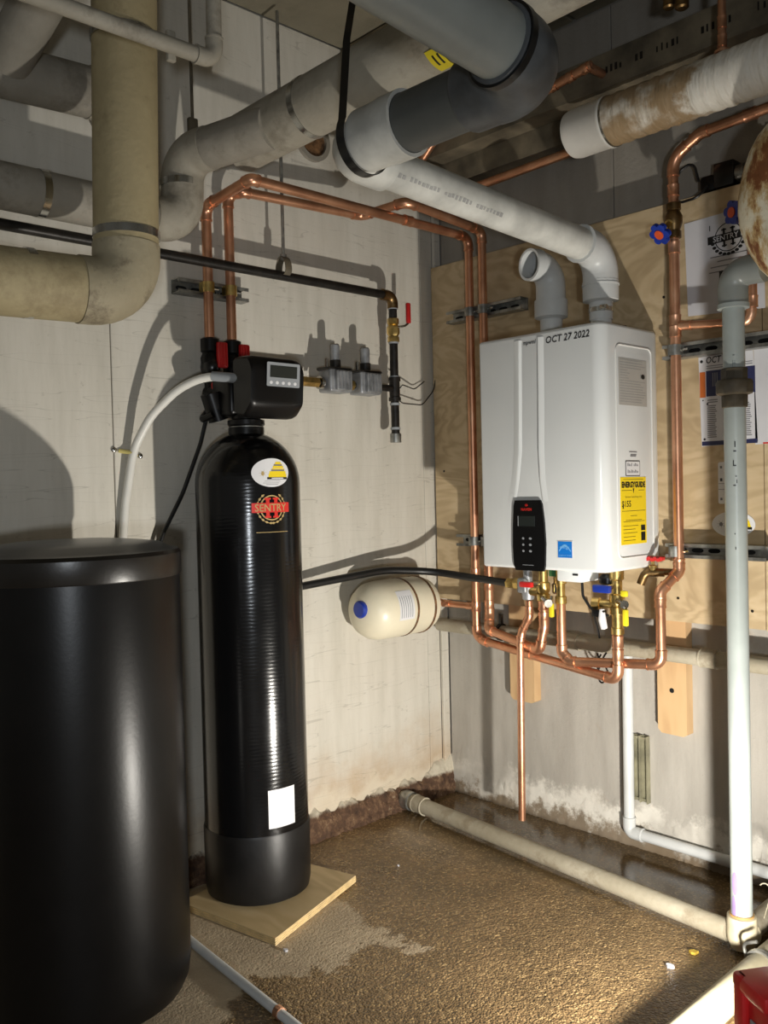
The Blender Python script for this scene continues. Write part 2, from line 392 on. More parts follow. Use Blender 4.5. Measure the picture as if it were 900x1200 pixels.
def fillet(pts, R, n=6):
    """straight stretches and arcs of a bent line"""
    pts = [V(p) for p in pts]; segs = []; arcs = []; start = pts[0]
    Rs = R if isinstance(R, (list, tuple)) else [R]*(len(pts)-2)
    for i in range(1, len(pts)-1):
        a, p, b = pts[i-1], pts[i], pts[i+1]; d0 = (p-a).normalized(); d1 = (b-p).normalized(); th = d0.angle(d1)
        if th < .02: continue
        rr = Rs[i-1]; tl = min(rr*math.tan(th/2), (p-a).length*.49 if i > 1 else (p-a).length*.95, (b-p).length*.49 if i < len(pts)-2 else (b-p).length*.95)
        rr = tl/math.tan(th/2); s0 = p-d0*tl; c = s0+(d1-d0*d0.dot(d1)).normalized()*rr; ax = d0.cross(d1).normalized()
        arc = [c+(Matrix.Rotation(th*k/n, 3, ax) @ (s0-c)) for k in range(n+1)]
        segs.append((start, s0)); arcs.append((arc, d0, d1)); start = arc[-1]
    segs.append((start, pts[-1])); return segs, arcs
def dense(pts, R, n=6):
    segs, arcs = fillet(pts, R, n); out = [segs[0][0]]
    for (arc, _, _) in arcs: out += arc
    out.append(segs[-1][1]); return out
def pipe_run(root, pts, r, mat, R, fit=None, k=1.13, cuff=None, en='elbow', sn='pipe_section', seg=18):
    segs, arcs = fillet(pts, R, 8); cuff = r*1.1 if cuff is None else cuff
    for a, b in segs:
        if (b-a).length > .004: MB().cyl(a, b, r, seg=seg).build(sn, mat, root)
    for arc, d0, d1 in arcs:
        p = [arc[0]-d0*cuff, arc[0]-d0*.0008]+arc+[arc[-1]+d1*.0008, arc[-1]+d1*cuff]
        mb = MB().tube(p, r*k, seg)
        if cuff > .003:
            mb.ring(p[0]-d0*.001, d0, r, r*(k+.07), .004, seg); mb.ring(p[-1]-d1*.003, d1, r, r*(k+.07), .004, seg)
        mb.build(en, fit or mat, root)
def coupling(root, p, ax, r, L, mat, name='coupling', k=1.14):
    ax = V(ax).normalized(); p = V(p)-ax*L/2
    return MB().lathe([(r, 0), (r*(k+.06), 0), (r*(k+.06), .003), (r*k, .005), (r*k, L-.005), (r*(k+.06), L-.003), (r*(k+.06), L), (r, L)], p, ax, 20).build(name, mat, root)
# ------------------------------------------------------------------ the setting
def struct(name, mb, mat, parent=None, smooth=False):
    mb.world = True
    o = mb.build(name, mat, parent, smooth)
    if parent is None: o['kind'] = 'structure'
    return o
floor = struct('floor', MB().box((-.02, -4.4, -.08), (3.6, .02, 0)), M['floor'])
wl = struct('wall_left', MB().box((-.12, -4.4, -.08), (-.014, .02, 2.7)), M['wallL'])
for y0, y1 in ((-4.4, -3.15), (-3.147, -2.24), (-2.237, -1.318), (-1.315, -.1), (-.0975, -.035)):
    struct('wall_panel', MB().rbox((-.02, y0, 0), (0, y1, 2.622), .0015, 1), M['wallL'], wl, True)
wb = struct('wall_back', MB().box((-.12, .014, -.08), (3.6, .12, 2.7)), M['wallB'])
for x0, x1 in ((.016, .752), (.755, 1.70), (1.703, 2.62), (2.623, 3.6)):
    struct('wall_panel', MB().rbox((x0, 0, 0), (x1, .02, 2.622), .0015, 1), M['wallB'], wb, True)
struct('trim_corner', MB().rbox((-.001, -.034, .0), (.0125, .0, 2.2), .002, 1), M['wallL'])
ce = struct('ceiling', MB().box((-.12, -4.4, 2.64), (3.6, .12, 2.72)), M['ceil'])
for x0, x1 in ((0, .62), (.63, 1.7), (1.71, 2.7), (2.71, 3.6)):
    struct('ceiling_slab', MB().rbox((x0, -4.4, 2.624), (x1, .0, 2.645), .004, 1), M['ceil'], ce, True)
struct('ceiling_soffit', MB().rbox((.62, -2.6, 2.46), (.98, -1.62, 2.63), .006, 1), M['ceil'], ce, True)
# rotten foot of the left wall
mb = MB(); ny, nz = 150, 10; vs = []; fs = []
for i in range(ny+1):
    y = -1.25+1.25*i/ny; top = .080+.010*sin(i*.37)+.006*sin(i*.9)+random.uniform(-.005, .005)+(.075*max(0, (y+.16)/.16)**1.5 if y > -.16 else 0)
    for j in range(nz+1):
        q = j/nz; vs.append((max(.0008, (.034*(1-q)**.5+.004)*(1 if j < nz else 0)+random.uniform(-.006, .007)*(1-q*.6)), y, max(.0, top*q)))
for i in range(ny):
    for j in range(nz): a = i*(nz+1)+j; fs.append((a, a+nz+1, a+nz+2, a+1))
mb.add(vs, fs)
struct('crumbled_base', mb, M['rubble'], wl, True)
# mineral crust along the foot of the back wall
mb = MB(); vs = []; fs = []
for i in range(ny+1):
    x = .014+1.5*i/ny; top = .10+.03*sin(i*.21)+random.uniform(-.02, .02)+(.05 if x < .2 else 0)
    for j in range(6):
        q = j/5; vs.append((x, -max(.0008, .008*(1-q)**.6+random.uniform(-.003, .004)*(1-q)), top*q))
for i in range(ny):
    for j in range(5): a = i*6+j; fs.append((a, a+1, a+7, a+6))
mb.add(vs, fs); struct('mineral_crust', mb, M['wallB'], wb, True)
# ================================================================== plywood backing on its two boards
for (x0, x1, z0, z1, lb) in ((.334, .437, .40, 1.2, 'short pine board hanging below the plywood behind the drip pipe'), (.898, .992, .388, 1.2, 'pine board with a bolt hole, below the plywood right of the water heater')):
    r = thing('mounting_board', lb, 'board', ((x0+x1)/2, -.02, z0), 'boards behind the plywood')
    mb = MB(); mp = flat(((x0+x1)/2, 0, z0), (1, 0, 0), (0, 0, 1)); h = (x1-x0)/2
    mb.prism([(-h, .012), (-h+.012, 0), (h-.012, -.001), (h, .006), (h, z1-z0), (-h, z1-z0)], mp, .0005, .0372); mb.build('board', M['board'], r, False)
    if x0 > .5:
        MB().cyl((.945, -.0376, .52), (.945, -.036, .52), .0075).build('bolt_hole', M['hole'], r)
r = thing('plywood_backboard', 'large plywood backing panel on the back wall behind the water heater', 'plywood', (.9, -.04, .73))
MB().box((.016, -.0555, .731), (1.236, -.0385, 1.947)).build('sheet', M['ply'], r, False)
MB().box((1.239, -.0555, .728), (2.458, -.0385, 1.95)).build('sheet', M['ply'], r, False)
for (x, z) in ((.972, 1.42), (.973, 1.19), (.98, .80), (.95, 1.68), (1.06, 1.72), (.5, 1.85), (.06, 1.2), (1.2, 1.89), (1.2, .78), (.42, .76)):
    MB().cyl((x, -.0565, z), (x, -.055, z), .0042, seg=10).build('screw_head', M['iron'], r)
# ================================================================== struts
def strut(label, p0, p1, out, up, pipes, grp='slotted struts'):
    """p0-p1 back line of the channel at its mid height, out = direction off the wall"""
    p0, p1, out, up = V(p0), V(p1), V(out), V(up)
    d = (p1-p0).normalized(); L = (p1-p0).length
    r = thing('channel_strut', label, 'strut', (p0+p1)/2, grp)
    H = .0205; D = .041; t = .0028; lip = .0095
    sec = [(0, -H), (D, -H), (D, -H+lip), (D-t, -H+lip), (D-t, -H+t), (t, -H+t), (t, H-t), (D-t, H-t), (D-t, H-lip), (D, H-lip), (D, H), (0, H)]
    mb = MB(); n = len(sec)
    vs = [p0+out*a+up*b for a, b in sec]+[p1+out*a+up*b for a, b in sec]
    fs = [(i, (i+1) % n, n+(i+1) % n, n+i) for i in range(n)]
    for e in (0, n):
        fs += [tuple(e+i for i in q) for q in ((0, 1, 4, 5), (1, 2, 3, 4), (0, 5, 6, 11), (6, 7, 10, 11), (7, 8, 9, 10))]
    mb.add(vs, fs).build('channel', M['galv'], r, False)
    k = 0; s = .03
    while s < L-.02:
        c = p0+d*s+out*(t+.0006); mb = MB()
        mb.prism([(.012*cos(a)+(.006 if cos(a) > 0 else -.006), .0065*sin(a)) for a in [2*pi*i/16 for i in range(16)]], flat(c, d, up) if d.cross(up).dot(out) > 0 else flat(c, -d, up), 0, .0006)
        mb.build('slot', M['hole'], r); s += .05
    for (q, pr) in pipes:               # clamp around a pipe standing on the strut face
        c = p0+d*q+out*(D+pr)
        arc = [c+d*((pr+.0025)*cos(a))+out*((pr+.0025)*sin(a)) for a in [pi*i/14 for i in range(-2, 17)]]
        mb = MB(); vs = []; fs = []
        pts = [c-out*(pr+.001)+d*(pr+.003)]+arc+[c-out*(pr+.001)-d*(pr+.003)]
        pts = [p for p in pts]
        W = .015
        for p in pts:
            o2 = (p-c).normalized()*.0022
            vs += [p-up*W, p+up*W, p+o2+up*W, p+o2-up*W]
        for i in range(len(pts)-1):
            for j in range(4): fs.append((i*4+j, i*4+(j+1) % 4, i*4+4+(j+1) % 4, i*4+4+j))
        fs += [(0, 1, 2, 3), tuple(len(vs)-4+j for j in (3, 2, 1, 0))]
        cl = mb.add(vs, fs).build('pipe_clamp', M['galv'] if pipes[0][1] > 0 and not label.startswith('short galvanised strut on the left') else M['brass'], r)
        e = c+d*(pr+.008)-out*.004
        MB().cyl(e-d*.005, e+d*.016, .0035, seg=8).build('clamp_screw', M['chrome'], cl)
    return r
PR = .0143
strut('short galvanised strut on the left wall holding two copper risers', (.0008, -1.125, 1.735), (.0008, -.885, 1.735), (1, 0, 0), (0, 0, 1), ((.088, PR), (.165, PR)))
strut('upper left strut on the plywood clamping the paired copper risers', (.125, -.0562, 1.743), (.458, -.0562, 1.743), (0, -1, 0), (0, 0, 1), ((.125, PR), (.185, PR)))
strut('small strut at mid height of the plywood, left of the water heater', (.15, -.0562, .952), (.40, -.0562, .952), (0, -1, 0), (0, 0, 1), ((.096, PR), (.152, PR)))
strut('upper right strut crossing the plywood behind the grey drain pipe', (.965, -.0562, 1.512), (1.50, -.0562, 1.512), (0, -1, 0), (0, 0, 1), ((.047, PR),))
strut('lower right strut on the plywood below the oval sticker', (.965, -.0562, .942), (1.257, -.0562, .942), (0, -1, 0), (0, 0, 1), ((.040, PR),))
# ================================================================== water heater
H = thing('water_heater', 'white wall-hung tankless water heater with a black control panel', 'water heater', (.709, -.2, .89))
X0, X1, Z0, Z1 = .489, .929, .893, 1.580
MB().rbox((X0+.006, -.085, Z0+.012), (X1-.005, -.0575, Z1-.004), .004, 2).build('back_plate', M['enamel2'], H)
MB().rbox((X0, -.352, Z0), (X1+.001, -.068, Z1+.003), .010, 3, zr=(.036, lambda c: c.y < -.3 and c.x > .7)).build('front_cover', M['enamel'], H)
FM = flat((0, -.3522, 0), (1, 0, 0), (0, 0, 1)); SM = flat((X1+.0012, 0, 0), (0, 1, 0), (0, 0, 1))
for nm, line, sg in (('left', [(.650, 1.566), (.648, 1.48), (.647, 1.40), (.645, 1.32), (.643, 1.24), (.632, 1.16), (.618, 1.092)], 1), ('right', [(.719, 1.566), (.718, 1.48), (.717, 1.40), (.7155, 1.32), (.714, 1.24), (.716, 1.16), (.724, 1.092)], -1)):
    steep = .008 if sg > 0 else .004
    vs = []; fs = []
    for x, z in line:
        h_ = .0045*min(1, (z-1.088)/.10)
        wd = .022 if sg > 0 else .018
        for dx, hh in ((-wd*sg, 0), (-wd*.5*sg, h_*.62), (-wd*.12*sg, h_*.98), (0, h_), (steep*sg, .0)): vs.append(FM(x+dx, z, hh+.0002))
    for i in range(len(line)-1):
        for j in range(4): fs.append((i*5+j, i*5+j+1, i*5+6+j, i*5+5+j))
    fs += [tuple(range(5)), tuple(range(len(vs)-5, len(vs)))]
    MB().add(vs, fs).build('channel_edge', M['enamel'], H, True, .5)
cp = [(.625, 1.096), (.717, 1.096), (.723, 1.085), (.730, 1.03), (.733, .97), (.730, .905), (.726, .889), (.624, .889), (.617, .905), (.6145, .96), (.616, 1.02), (.620, 1.08)]
P = MB().prism(cp, FM, 0, .0065).build('control_panel', M['black'], H)
FC = flat((0, -.3589, 0), (1, 0, 0), (0, 0, 1))
MB().grid(.636, 1.020, .697, 1.050, FC, 0, .0012, 2).build('display', M['lcd'], P)
MB().grid(.636, 1.020, .6385, 1.050, FC, .0012, .0015, 1).build('display_edge', M['panelg'], P)
text_mb('NAVIEN', .011, FC, .668, 1.069, bold=.0002).build('lettering', M['redp'], P)
MB().disc(.668, 1.082, .0045, .0035, FC, 0, .001, 20, .5).build('emblem', M['redp'], P)
for i in range(3):
    for j in range(2):
        MB().disc(.654+j*.026, .984-i*.0185, .0048 if j else .0035, .0035, FC, 0, .0012, 14).build('button', M['panelg'], P)
mb = MB(); mb.grid(.650, .905, .690, .9065, FC, 0, .0008, 4).build('seam_line', M['panelg'], P)
mb = text_mb('OCT 27 2022', .0275, FM, .8165, 1.553, bold=.0004, shear=.18, sx=.95); mb.build('handwriting', M['ink'], H)
mb = text_mb('mpwml', .018, FM, .685, 1.556, .0004, .0009, bold=.0002, shear=.2, sx=.85); mb.build('handwriting', M['ink'], H)
# energy sticker on the front
SK = flat((.773, -.3524, .932), (1, 0, 0), (0, 0, 1)); S = MB().grid(-.002, -.002, .050, .048, SK, 0, .0006, 2).build('energy_sticker', M['stickw'], H); S['label'] = 'blue square sticker with a pale swoosh'
MB().grid(0, 0, .048, .046, SK, .0006, .001, 2).build('blue_field', M['sky'], S)
mb = MB(); a = [(.004+.040*i/16, .020+.018*sin(pi*i/16)) for i in range(17)]; b = [(.044-.040*i/16, .016+.016*sin(pi*(16-i)/16)) for i in range(17)]
mb.prism(a+b, SK, .001, .0013).build('swoosh', M['skyl'], S)
text_mb('energy', .013, SK, .022, .030, .0013, .0016, shear=.3, sx=.9, bold=.0002).build('lettering', M['skyl'], S)
text_mb('ENERGY STAR', .0066, SK, .024, .006, .0013, .0016).build('lettering', M['skyl'], S)
# side panel outline
def rrect(u0, v0, u1, v1, r, n=6):
    out = []
    for cx, cy, a0 in ((u1-r, v1-r, 0), (u0+r, v1-r, 90), (u0+r, v0+r, 180), (u1-r, v0+r, 270)):
        out += [(cx+r*cos(radians(a0+90*i/n)), cy+r*sin(radians(a0+90*i/n))) for i in range(n+1)]
    return out
loop = [SM(a, b, .0) for a, b in rrect(-.288, .930, -.100, 1.526, .02)]
MB().tube(loop+[loop[0]], .0026, 8, False).build('pressed_frame', M['enamel2'], H)
L1 = MB().grid(-.274, 1.358, -.126, 1.490, SM, 0, .0006, 2).build('rating_label', M['silverp'], H); L1['label'] = 'silver rating label with rows of fine print'
mb = MB()
for i in range(17):
    v = 1.484-i*.0073; 
    if 3 < i < 8: mb.grid(-.268, v, -.215-random.random()*.02, v+.0022, SM, .0006, .0009, 1)
    else: mb.grid(-.268, v, -.14+random.uniform(-.02, .008), v+.0024, SM, .0006, .0009, 1)
mb.grid(-.162, 1.437, -.136, 1.449, SM, .0006, .0009, 1)
mb.build('fine_print', M['printg'], L1)
MB().disc(-.147, 1.443, .010, .007, SM, .0009, .0012, 16).build('mark', M['ink'], L1)
L2 = MB().prism(rrect(-.246, 1.159, -.170, 1.203, .004), SM, 0, .0006).build('small_label', M['ink'], H)
MB().prism(rrect(-.2435, 1.1615, -.1725, 1.2005, .003), SM, .0006, .0009).build('label_face', M['stickw'], L2)
mb = MB()
for v in (1.187, 1.168):
    for k in range(9):
        if k != 4 or v < 1.18: mb.grid(-.236+k*.0064, v, -.2322+k*.0064, v+.009-.002*(k % 3), SM, .0009, .0012, 1)
mb.build('fine_print', M['inkg'], L2)
mb = MB()
for v, a, b in ((1.226, -.225, -.185), (1.214, -.220, -.190), (1.218, -.218, -.188)): mb.grid(a, v, b, v+.003, SM, .0, .0006, 1)
mb.build('fine_print', M['inkg'], H)
Y = MB().grid(-.274, .966, -.140, 1.156, SM, 0, .0007, 2).build('energy_guide_label', M['ylab'], H); Y['label'] = 'yellow energy guide label'
text_mb('ENERGYGUIDE', .0215, SM, -.207, 1.134, .0007, .0011, sx=.86, bold=.0012).build('lettering', M['ink'], Y)
text_mb('$155', .024, SM, -.245, 1.080, .0007, .0011, bold=.0004).build('lettering', M['ink'], Y)
text_mb('Estimated Yearly Energy Cost', .0072, SM, -.207, 1.100, .0007, .0010).build('lettering', M['ink'], Y)
mb = MB()
for v, a, b in ((1.149, -.26, -.155), (1.118, -.268, -.215), (1.118, -.18, -.15), (1.060, -.268, -.146), (1.046, -.225, -.19), (1.034, -.25, -.165), (1.030, -.262, -.15), (1.018, -.262, -.185), (1.008, -.262, -.20), (.998, -.262, -.19), (.987, -.262, -.20), (.977, -.262, -.20)):
    mb.grid(a, v, b, v+.0012, SM, .0007, .0010, 1)
mb.prism([(-.266, 1.068), (-.258, 1.068), (-.262, 1.076)], SM, .0007, .001); mb.prism([(-.211, 1.124), (-.203, 1.124), (-.207, 1.110)], SM, .0007, .001)
mb.build('fine_print', M['ink'], Y)
MB().grid(-.170, 1.003, -.148, 1.019, SM, .0007, .001, 1).build('dark_box', M['ink'], Y)
MB().grid(-.170, .974, -.148, .999, SM, .0007, .001, 1).build('dark_box', M['ink'], Y)
# collars, underside
for x in (.665, .84):
    MB().lathe([(.034, 0), (.034, .008), (.0302, .009), (.0302, .06), (.027, .06), (.027, 0)], (x, -.215, Z1-.002), seg=28).build('vent_collar', M['pvcw'], H)
MB().cyl((.899, -.2, Z1), (.899, -.2, Z1+.008), .013).build('plug', M['black'], H)
MB().rbox((.728, -.30, .856), (.815, -.21, .896), .006, 2).build('condensate_box', M['enamel'], H)
MB().box((.785, -.3012, .876), (.803, -.2995, .882)).build('vent_slot', M['ink'], H)
# ================================================================== venting
VT = thing('exhaust_vent', 'long white vent pipe rising from the heater into a dark grey pipe and rubber elbow', 'vent pipe', (.84, -.2, 1.62))
VR = .0445
MB().lathe([(.0335, 0), (.0335, .05), (.051, .055), (.0515, .11), (.0455, .11)], (.84, -.215, 1.612), seg=32).build('reducer', M['pvcw'], VT)
cl = MB().ring((.84, -.215, 1.634), (0, 0, 1), .0335, .0355, .013, 30).build('hose_clamp', M['band'], VT)
MB().rbox((.862, -.258, 1.634), (.884, -.246, 1.647), .002).build('clamp_screw', M['chrome'], cl)
pA = V((.84, -.215, 1.81)); pB = V((.842, -1.19, 1.862)); pC = V((1.335, -1.165, 1.868)); pD = V((1.306, -3.60, 2.094))
pipe_run(VT, [(.84, -.215, 1.71), pA, pB+(pA-pB).normalized()*.11], VR, M['pvcdirty'], .075, M['pvcw'], 1.14, .028, sn='vent_section')
d1 = (pB-pA).normalized(); d2 = (pC-pB).normalized()
_, ar = fillet([pB-d1*.2, pB, pB+d2*.2], .066, 8); arc = ar[0][0]
MB().tube([arc[0]-d1*.05]+arc+[arc[-1]+d2*.005], .0535, 30).build('elbow', M['pvcdirty'], VT)
MB().lathe([(.0545, 0), (.0635, .004), (.0635, .052), (.066, .072), (.066, .122), (.0585, .122), (.0585, .06)], pB+d2*.068, d2, 32).build('reducer', M['pvcdirty'], VT)
MB().cyl(pB+d2*.11, pC-d2*.06, .0572, seg=32).build('grey_section', M['pvcd'], VT)['label'] = 'dark grey vent pipe section'
d3 = (pD-pC).normalized(); _, ar = fillet([pC-d2*.2, pC, pC+d3*.2], .072, 10); arc = ar[0][0]
RB = MB().tube([arc[0]-d2*.075, arc[0]-d2*.07, arc[0]-d2*.022, arc[0]-d2*.018]+arc+[arc[-1]+d3*.018, arc[-1]+d3*.03], [.064, .066, .066, .0675]+[.0685]*len(arc)+[.0675, .066], 34).build('rubber_elbow', M['rubber'], VT)
RB['label'] = 'scuffed grey rubber elbow'
MB().ring(arc[-1]+d3*.012, d3, .0665, .0715, .014, 34).build('clamp_band', M['black'], RB)
MB().cyl(arc[-1]+d3*.02, pD, .0592, seg=34).build('light_section', M['lgrey'], VT)['label'] = 'light grey vent pipe section'
# printed line on the white section
side = V((1, 0, 0)); q = pA+d1*.82; vup = d1.cross(side)
pm = flat(q+V((0, 0, -.022))+side*.0397, d1*-1, V((0, 0, 1)))
def along(a, b, c):
    base = pA+d1*(.62-a); ang = -.62+b/.0447
    return base+side*((VR+c)*cos(ang))+V((0, 0, 1))*((VR+c)*sin(ang))
mb = MB()
for k in range(30):
    if k not in (3, 12, 21): mb.grid(-.24+k*.0125, -.004+random.uniform(-.001, .001), -.24+k*.0125+random.uniform(.006, .010), .004+random.uniform(-.001, .002), along, .0002, .0007, 1)
mb.grid(-.275, -.010, -.272, .010, along, .0002, .0007, 1)
mb.build('printed_line', M['printg'], VT)
# intake elbow
IN = thing('intake_elbow', 'white elbow with an open end facing left on top of the heater', 'vent pipe', (.665, -.215, 1.60))
MB().lathe([(.0335, 0), (.0335, .04), (.048, .046), (.050, .047), (.050, .098), (.0455, .099)], (.665, -.215, 1.600), seg=32).build('reducer', M['pvcw'], IN)
_, ar = fillet([(.665, -.215, 1.69), (.665, -.215, 1.80), (.625, -.40, 1.795)], .058, 8); arc = ar[0][0]; de = (V((.625, -.40, 1.795))-V((.665, -.215, 1.80))).normalized()
mb = MB().tube([(.665, -.215, 1.70)]+arc+[arc[-1]+de*.012], .0445, 30, False); mb.tube([(.665, -.215, 1.70)]+arc+[arc[-1]+de*.012], .0405, 30, False)
mb.ring(arc[-1]-de*.01, de, .0405, .0475, .034, 30); mb.build('elbow', M['pvcw'], IN)
# black hanging strap round the vent elbow
ST = MB(); c = pB+d2*.062; vs = []; W = .011
pts = []; top = c+V((.03, -.03, .34))
import mathutils
e1 = V((0, 0, 1)); e2 = d2.cross(e1).normalized()
for i in range(0, 27):
    a = radians(28-i*8.6); pts.append(c+e1*(.0675*sin(a))+e2*(.0675*cos(a)))
pts = [top]+[top.lerp(pts[0], .5)+V((0, -.01, 0))]+pts
fs = []
for i, p in enumerate(pts):
    o2 = (p-c); o2 -= d2*o2.dot(d2); o2 = o2.normalized()*.0018
    vs += [p-d2*W, p+d2*W, p+o2+d2*W, p+o2-d2*W]
for i in range(len(pts)-1):
    for j in range(4): fs.append((i*4+j, i*4+(j+1) % 4, i*4+4+(j+1) % 4, i*4+4+j))
fs += [(0, 1, 2, 3), tuple(len(vs)-4+j for j in (3, 2, 1, 0))]
tag(ST.add(vs, fs).build('hanging_strap', M['black'], None), 'black perforated strap slung around the white vent elbow', 'strap')
# ================================================================== copper lines
def cu(name, label, pts, r, R, base, rr=None):
    t_ = rr or thing(name, label, 'copper pipe', base); pipe_run(t_, pts, r, M['cu'], R, M['cud'], 1.16, r*.9); return t_
yb = -.1118
CA = cu('copper_pipe', 'outer copper line from the softener up along the left wall and down beside the heater', [(.0565, -1.037, 1.545), (.0565, -1.037, 1.970), (.283, -1.037, 1.986), (.278, -.9, 1.987), (.25, yb, 1.999), (.25, yb, .622), (.29, -.118, .608), (.867, -.2, .566), (.867, -.2, .70)], PR, [.032, .012, .032, .032, .03, .03, .03, .03][:7], (.0565, -1.037, 1.545))
for p, ax in (((.264, -.42, 1.9945), (-.03, 1, .01)), ((.25, yb, .724), (0, 0, 1)), ((.25, yb, .84), (0, 0, 1)), ((.867, -.2, .64), (0, 0, 1)), ((.867, -.2, .68), (0, 0, 1)), ((.5, -.1475, .593), (1, -.142, -.07)), ((.0565, -1.037, 1.56), (0, 0, 1))):
    coupling(CA, p, ax, PR, .034, M['cud'])
MB().cyl((.25, yb, .724), (.10, yb, .7235), .0115, seg=16).build('branch', M['cu'], CA)
for x in (.225, .115): coupling(CA, (x, yb, .724), (1, 0, 0), .0115, .03, M['cud'])
CB = cu('copper_pipe', 'inner copper line running behind the outer one, second riser from the left', [(.0565, -.960, 1.545), (.0565, -.960, 2.018), (.100, -.935, 2.020), (.125, -.49, 2.030), (.31, -.47, 2.033), (.31, yb, 2.008), (.31, yb, .70), (.325, -.135, .652), (.585, -.198, .622), (.605, -.2, .70), (.605, -.2, .735)], PR, [.03, .012, .03, .03, .03, .03, .02, .02, .05, .02][:9], (.0565, -.960, 1.545))
for p, ax in (((.0565, -.96, 1.56), (0, 0, 1)), ((.31, yb, .80), (0, 0, 1)), ((.31, yb, .735), (0, 0, 1)), ((.605, -.2, .73), (0, 0, 1)), ((.605, -.2, .765), (0, 0, 1))):
    coupling(CB, p, ax, PR, .03, M['cud'])
MB().cyl((.605, -.2, .73), (.605, -.2, .785), PR, seg=18).build('pipe_section', M['cu'], CB)
CC = cu('copper_pipe', 'copper line looping under the heater and up the right side to the blue-knobbed valve', [(.670, -.2, .775), (.670, -.2, .625), (.70, -.2, .600), (.985, -.165, .6215), (.985, -.165, .83), (1.0155, yb, .885), (1.0155, yb, 2.05), (1.10, yb-.004, 2.093), (1.72, yb-.01, 2.12)], PR, [.02, .012, .03, .025, .025, .06, .05], (.985, -.165, .60))
for p, ax in (((1.0155, yb, .905), (0, 0, 1)), ((.985, -.165, .80), (0, 0, 1)), ((1.0155, yb, 1.565), (0, 0, 1)), ((1.0155, yb, 1.595), (0, 0, 1)), ((1.0155, yb, 1.80), (0, 0, 1)), ((1.0155, yb, 1.96), (0, 0, 1)), ((1.24, -.115, 2.1), (1, 0, .05))):
    coupling(CC, p, ax, PR, .032, M['cud'])
pipe_run(CC, [(1.0155, yb, 1.580), (1.232, yb, 1.5605), (1.238, yb, 1.64)], .0115, M['cu'], .022, M['cud'], 1.16, .01)
coupling(CC, (1.238, yb, 1.612), (0, 0, 1), .0115, .03, M['cud']); coupling(CC, (1.05, yb, 1.577), (1, 0, -.09), .0115, .03, M['cud'])
MB().cyl((1.238, yb, 1.60), (1.238, yb, 1.95), .0115, seg=16).build('pipe_section', M['cu'], CC)
# valve bodies on the right hand riser
def knob_valve(rx, rz, kx, ky, kz, parent, label):
    r_ = thing('shutoff_valve', label, 'valve', (rx, yb, rz))
    MB().lathe([(.0165, -.05), (.0205, -.048), (.0205, -.03), (.017, -.028), (.024, -.008), (.024, .012), (.017, .028), (.0205, .03), (.0205, .048), (.0165, .05)], (rx, yb, rz), seg=16).build('body', M['bronze'], r_)
    b = V((kx, ky, kz)); d = (b-V((rx, yb, rz))).normalized()
    MB().lathe([(.016, .0), (.016, .02), (.012, .022), (.012, .04), (.006, .041), (.006, (b-V((rx, yb, rz))).length)], (rx, yb, rz), d, 14).build('stem', M['brass'], r_)
    n = 6; pl = []
    for i in range(60):
        a = 2*pi*i/60; q = .0225+.0095*abs(cos(3*a))**.7; pl.append((q*cos(a), q*sin(a)))
    u = d.orthogonal().normalized(); w_ = d.cross(u)
    mp = lambda a, b2, c2: b+u*a+w_*b2+d*c2
    k = MB().prism(pl, mp, -.007, .005).build('knob', M['blue'], r_)
    MB().disc(0, 0, .0135, .0135, mp, .005, .0075, 18).build('knob_cap', M['orange'], k)
    return r_
knob_valve(1.0155, 1.875, 1.003, -.165, 1.832, None, 'valve with a blue flower knob left of the mounted papers')
knob_valve(1.238, 1.845, 1.213, -.165, 1.841, None, 'valve with a blue flower knob over the upper right paper corner')
MB  # drip pipe
DP = cu('copper_pipe', 'straight copper drip pipe ending just above the wet floor', [(.548, -.2, .775), (.548, -.2, .725), (.518, -.2, .675), (.510, -.2, .64), (.503, -.2, .063)], .0115, [.03, .03, .03], (.503, -.2, .063))
coupling(DP, (.548, -.2, .745), (0, 0, 1), .0115, .026, M['cud']); coupling(DP, (.511, -.2, .648), (0, 0, 1), .0115, .026, M['cud'])
BT = thing('copper_pipe', 'copper pipe running high along the back wall into the capped jacket', 'copper pipe', (.45, yb, 2.165))
MB().cyl((.20, yb, 2.160), (.78, yb, 2.168), .0143, seg=16).build('pipe_section', M['cu'], BT)
MB().cyl((.10, -.222, 2.235), (.315, -.222, 2.408), .0145, seg=16).build('riser', M['cu'], BT)
MB().tube(dense([(.10, -.222, 2.235), (.10, -.112, 2.16), (.25, yb, 2.16)], .03), .0143, 14).build('bend', M['cud'], BT)
# hot side and cold side service valves
def lever_mb(c, d, n_, L, W, T):
    c = V(c); d = V(d).normalized(); n_ = V(n_).normalized(); s_ = d.cross(n_)
    mp = lambda a, b, q: c+d*a+s_*b+n_*q
    pl = [(-L*.28, -W*.3), (-L*.1, -W*.55), (L*.15, -W*.5), (L*.9, -W*.42), (L, -W*.2), (L, W*.2), (L*.9, W*.42), (L*.15, W*.5), (-L*.1, W*.55), (-L*.28, W*.3)]
    return MB().prism(pl, mp, 0, T)
HV = thing('service_valve', 'hot side brass service valve with a red lever under the heater', 'valve', (.605, -.2, .78))
MB().lathe([(.0165, 0), (.021, .002), (.021, .022), (.016, .024), (.021, .034), (.021, .058), (.015, .062), (.015, .10), (.019, .101), (.019, .115)], (.605, -.2, .778), seg=16).build('body', M['brass'], HV)
MB().lathe([(.012, 0), (.014, .004), (.014, .03), (.010, .034)], (.588, -.2, .806), (-1, -.1, 0), 14).build('side_port', M['brass'], HV)
MB().cyl((.600, -.215, .835), (.595, -.262, .835), .008, seg=12).build('stem', M['chrome'], HV)
MB().rbox((.565, -.272, .826), (.612, -.256, .843), .004).build('lever', M['red'], HV)
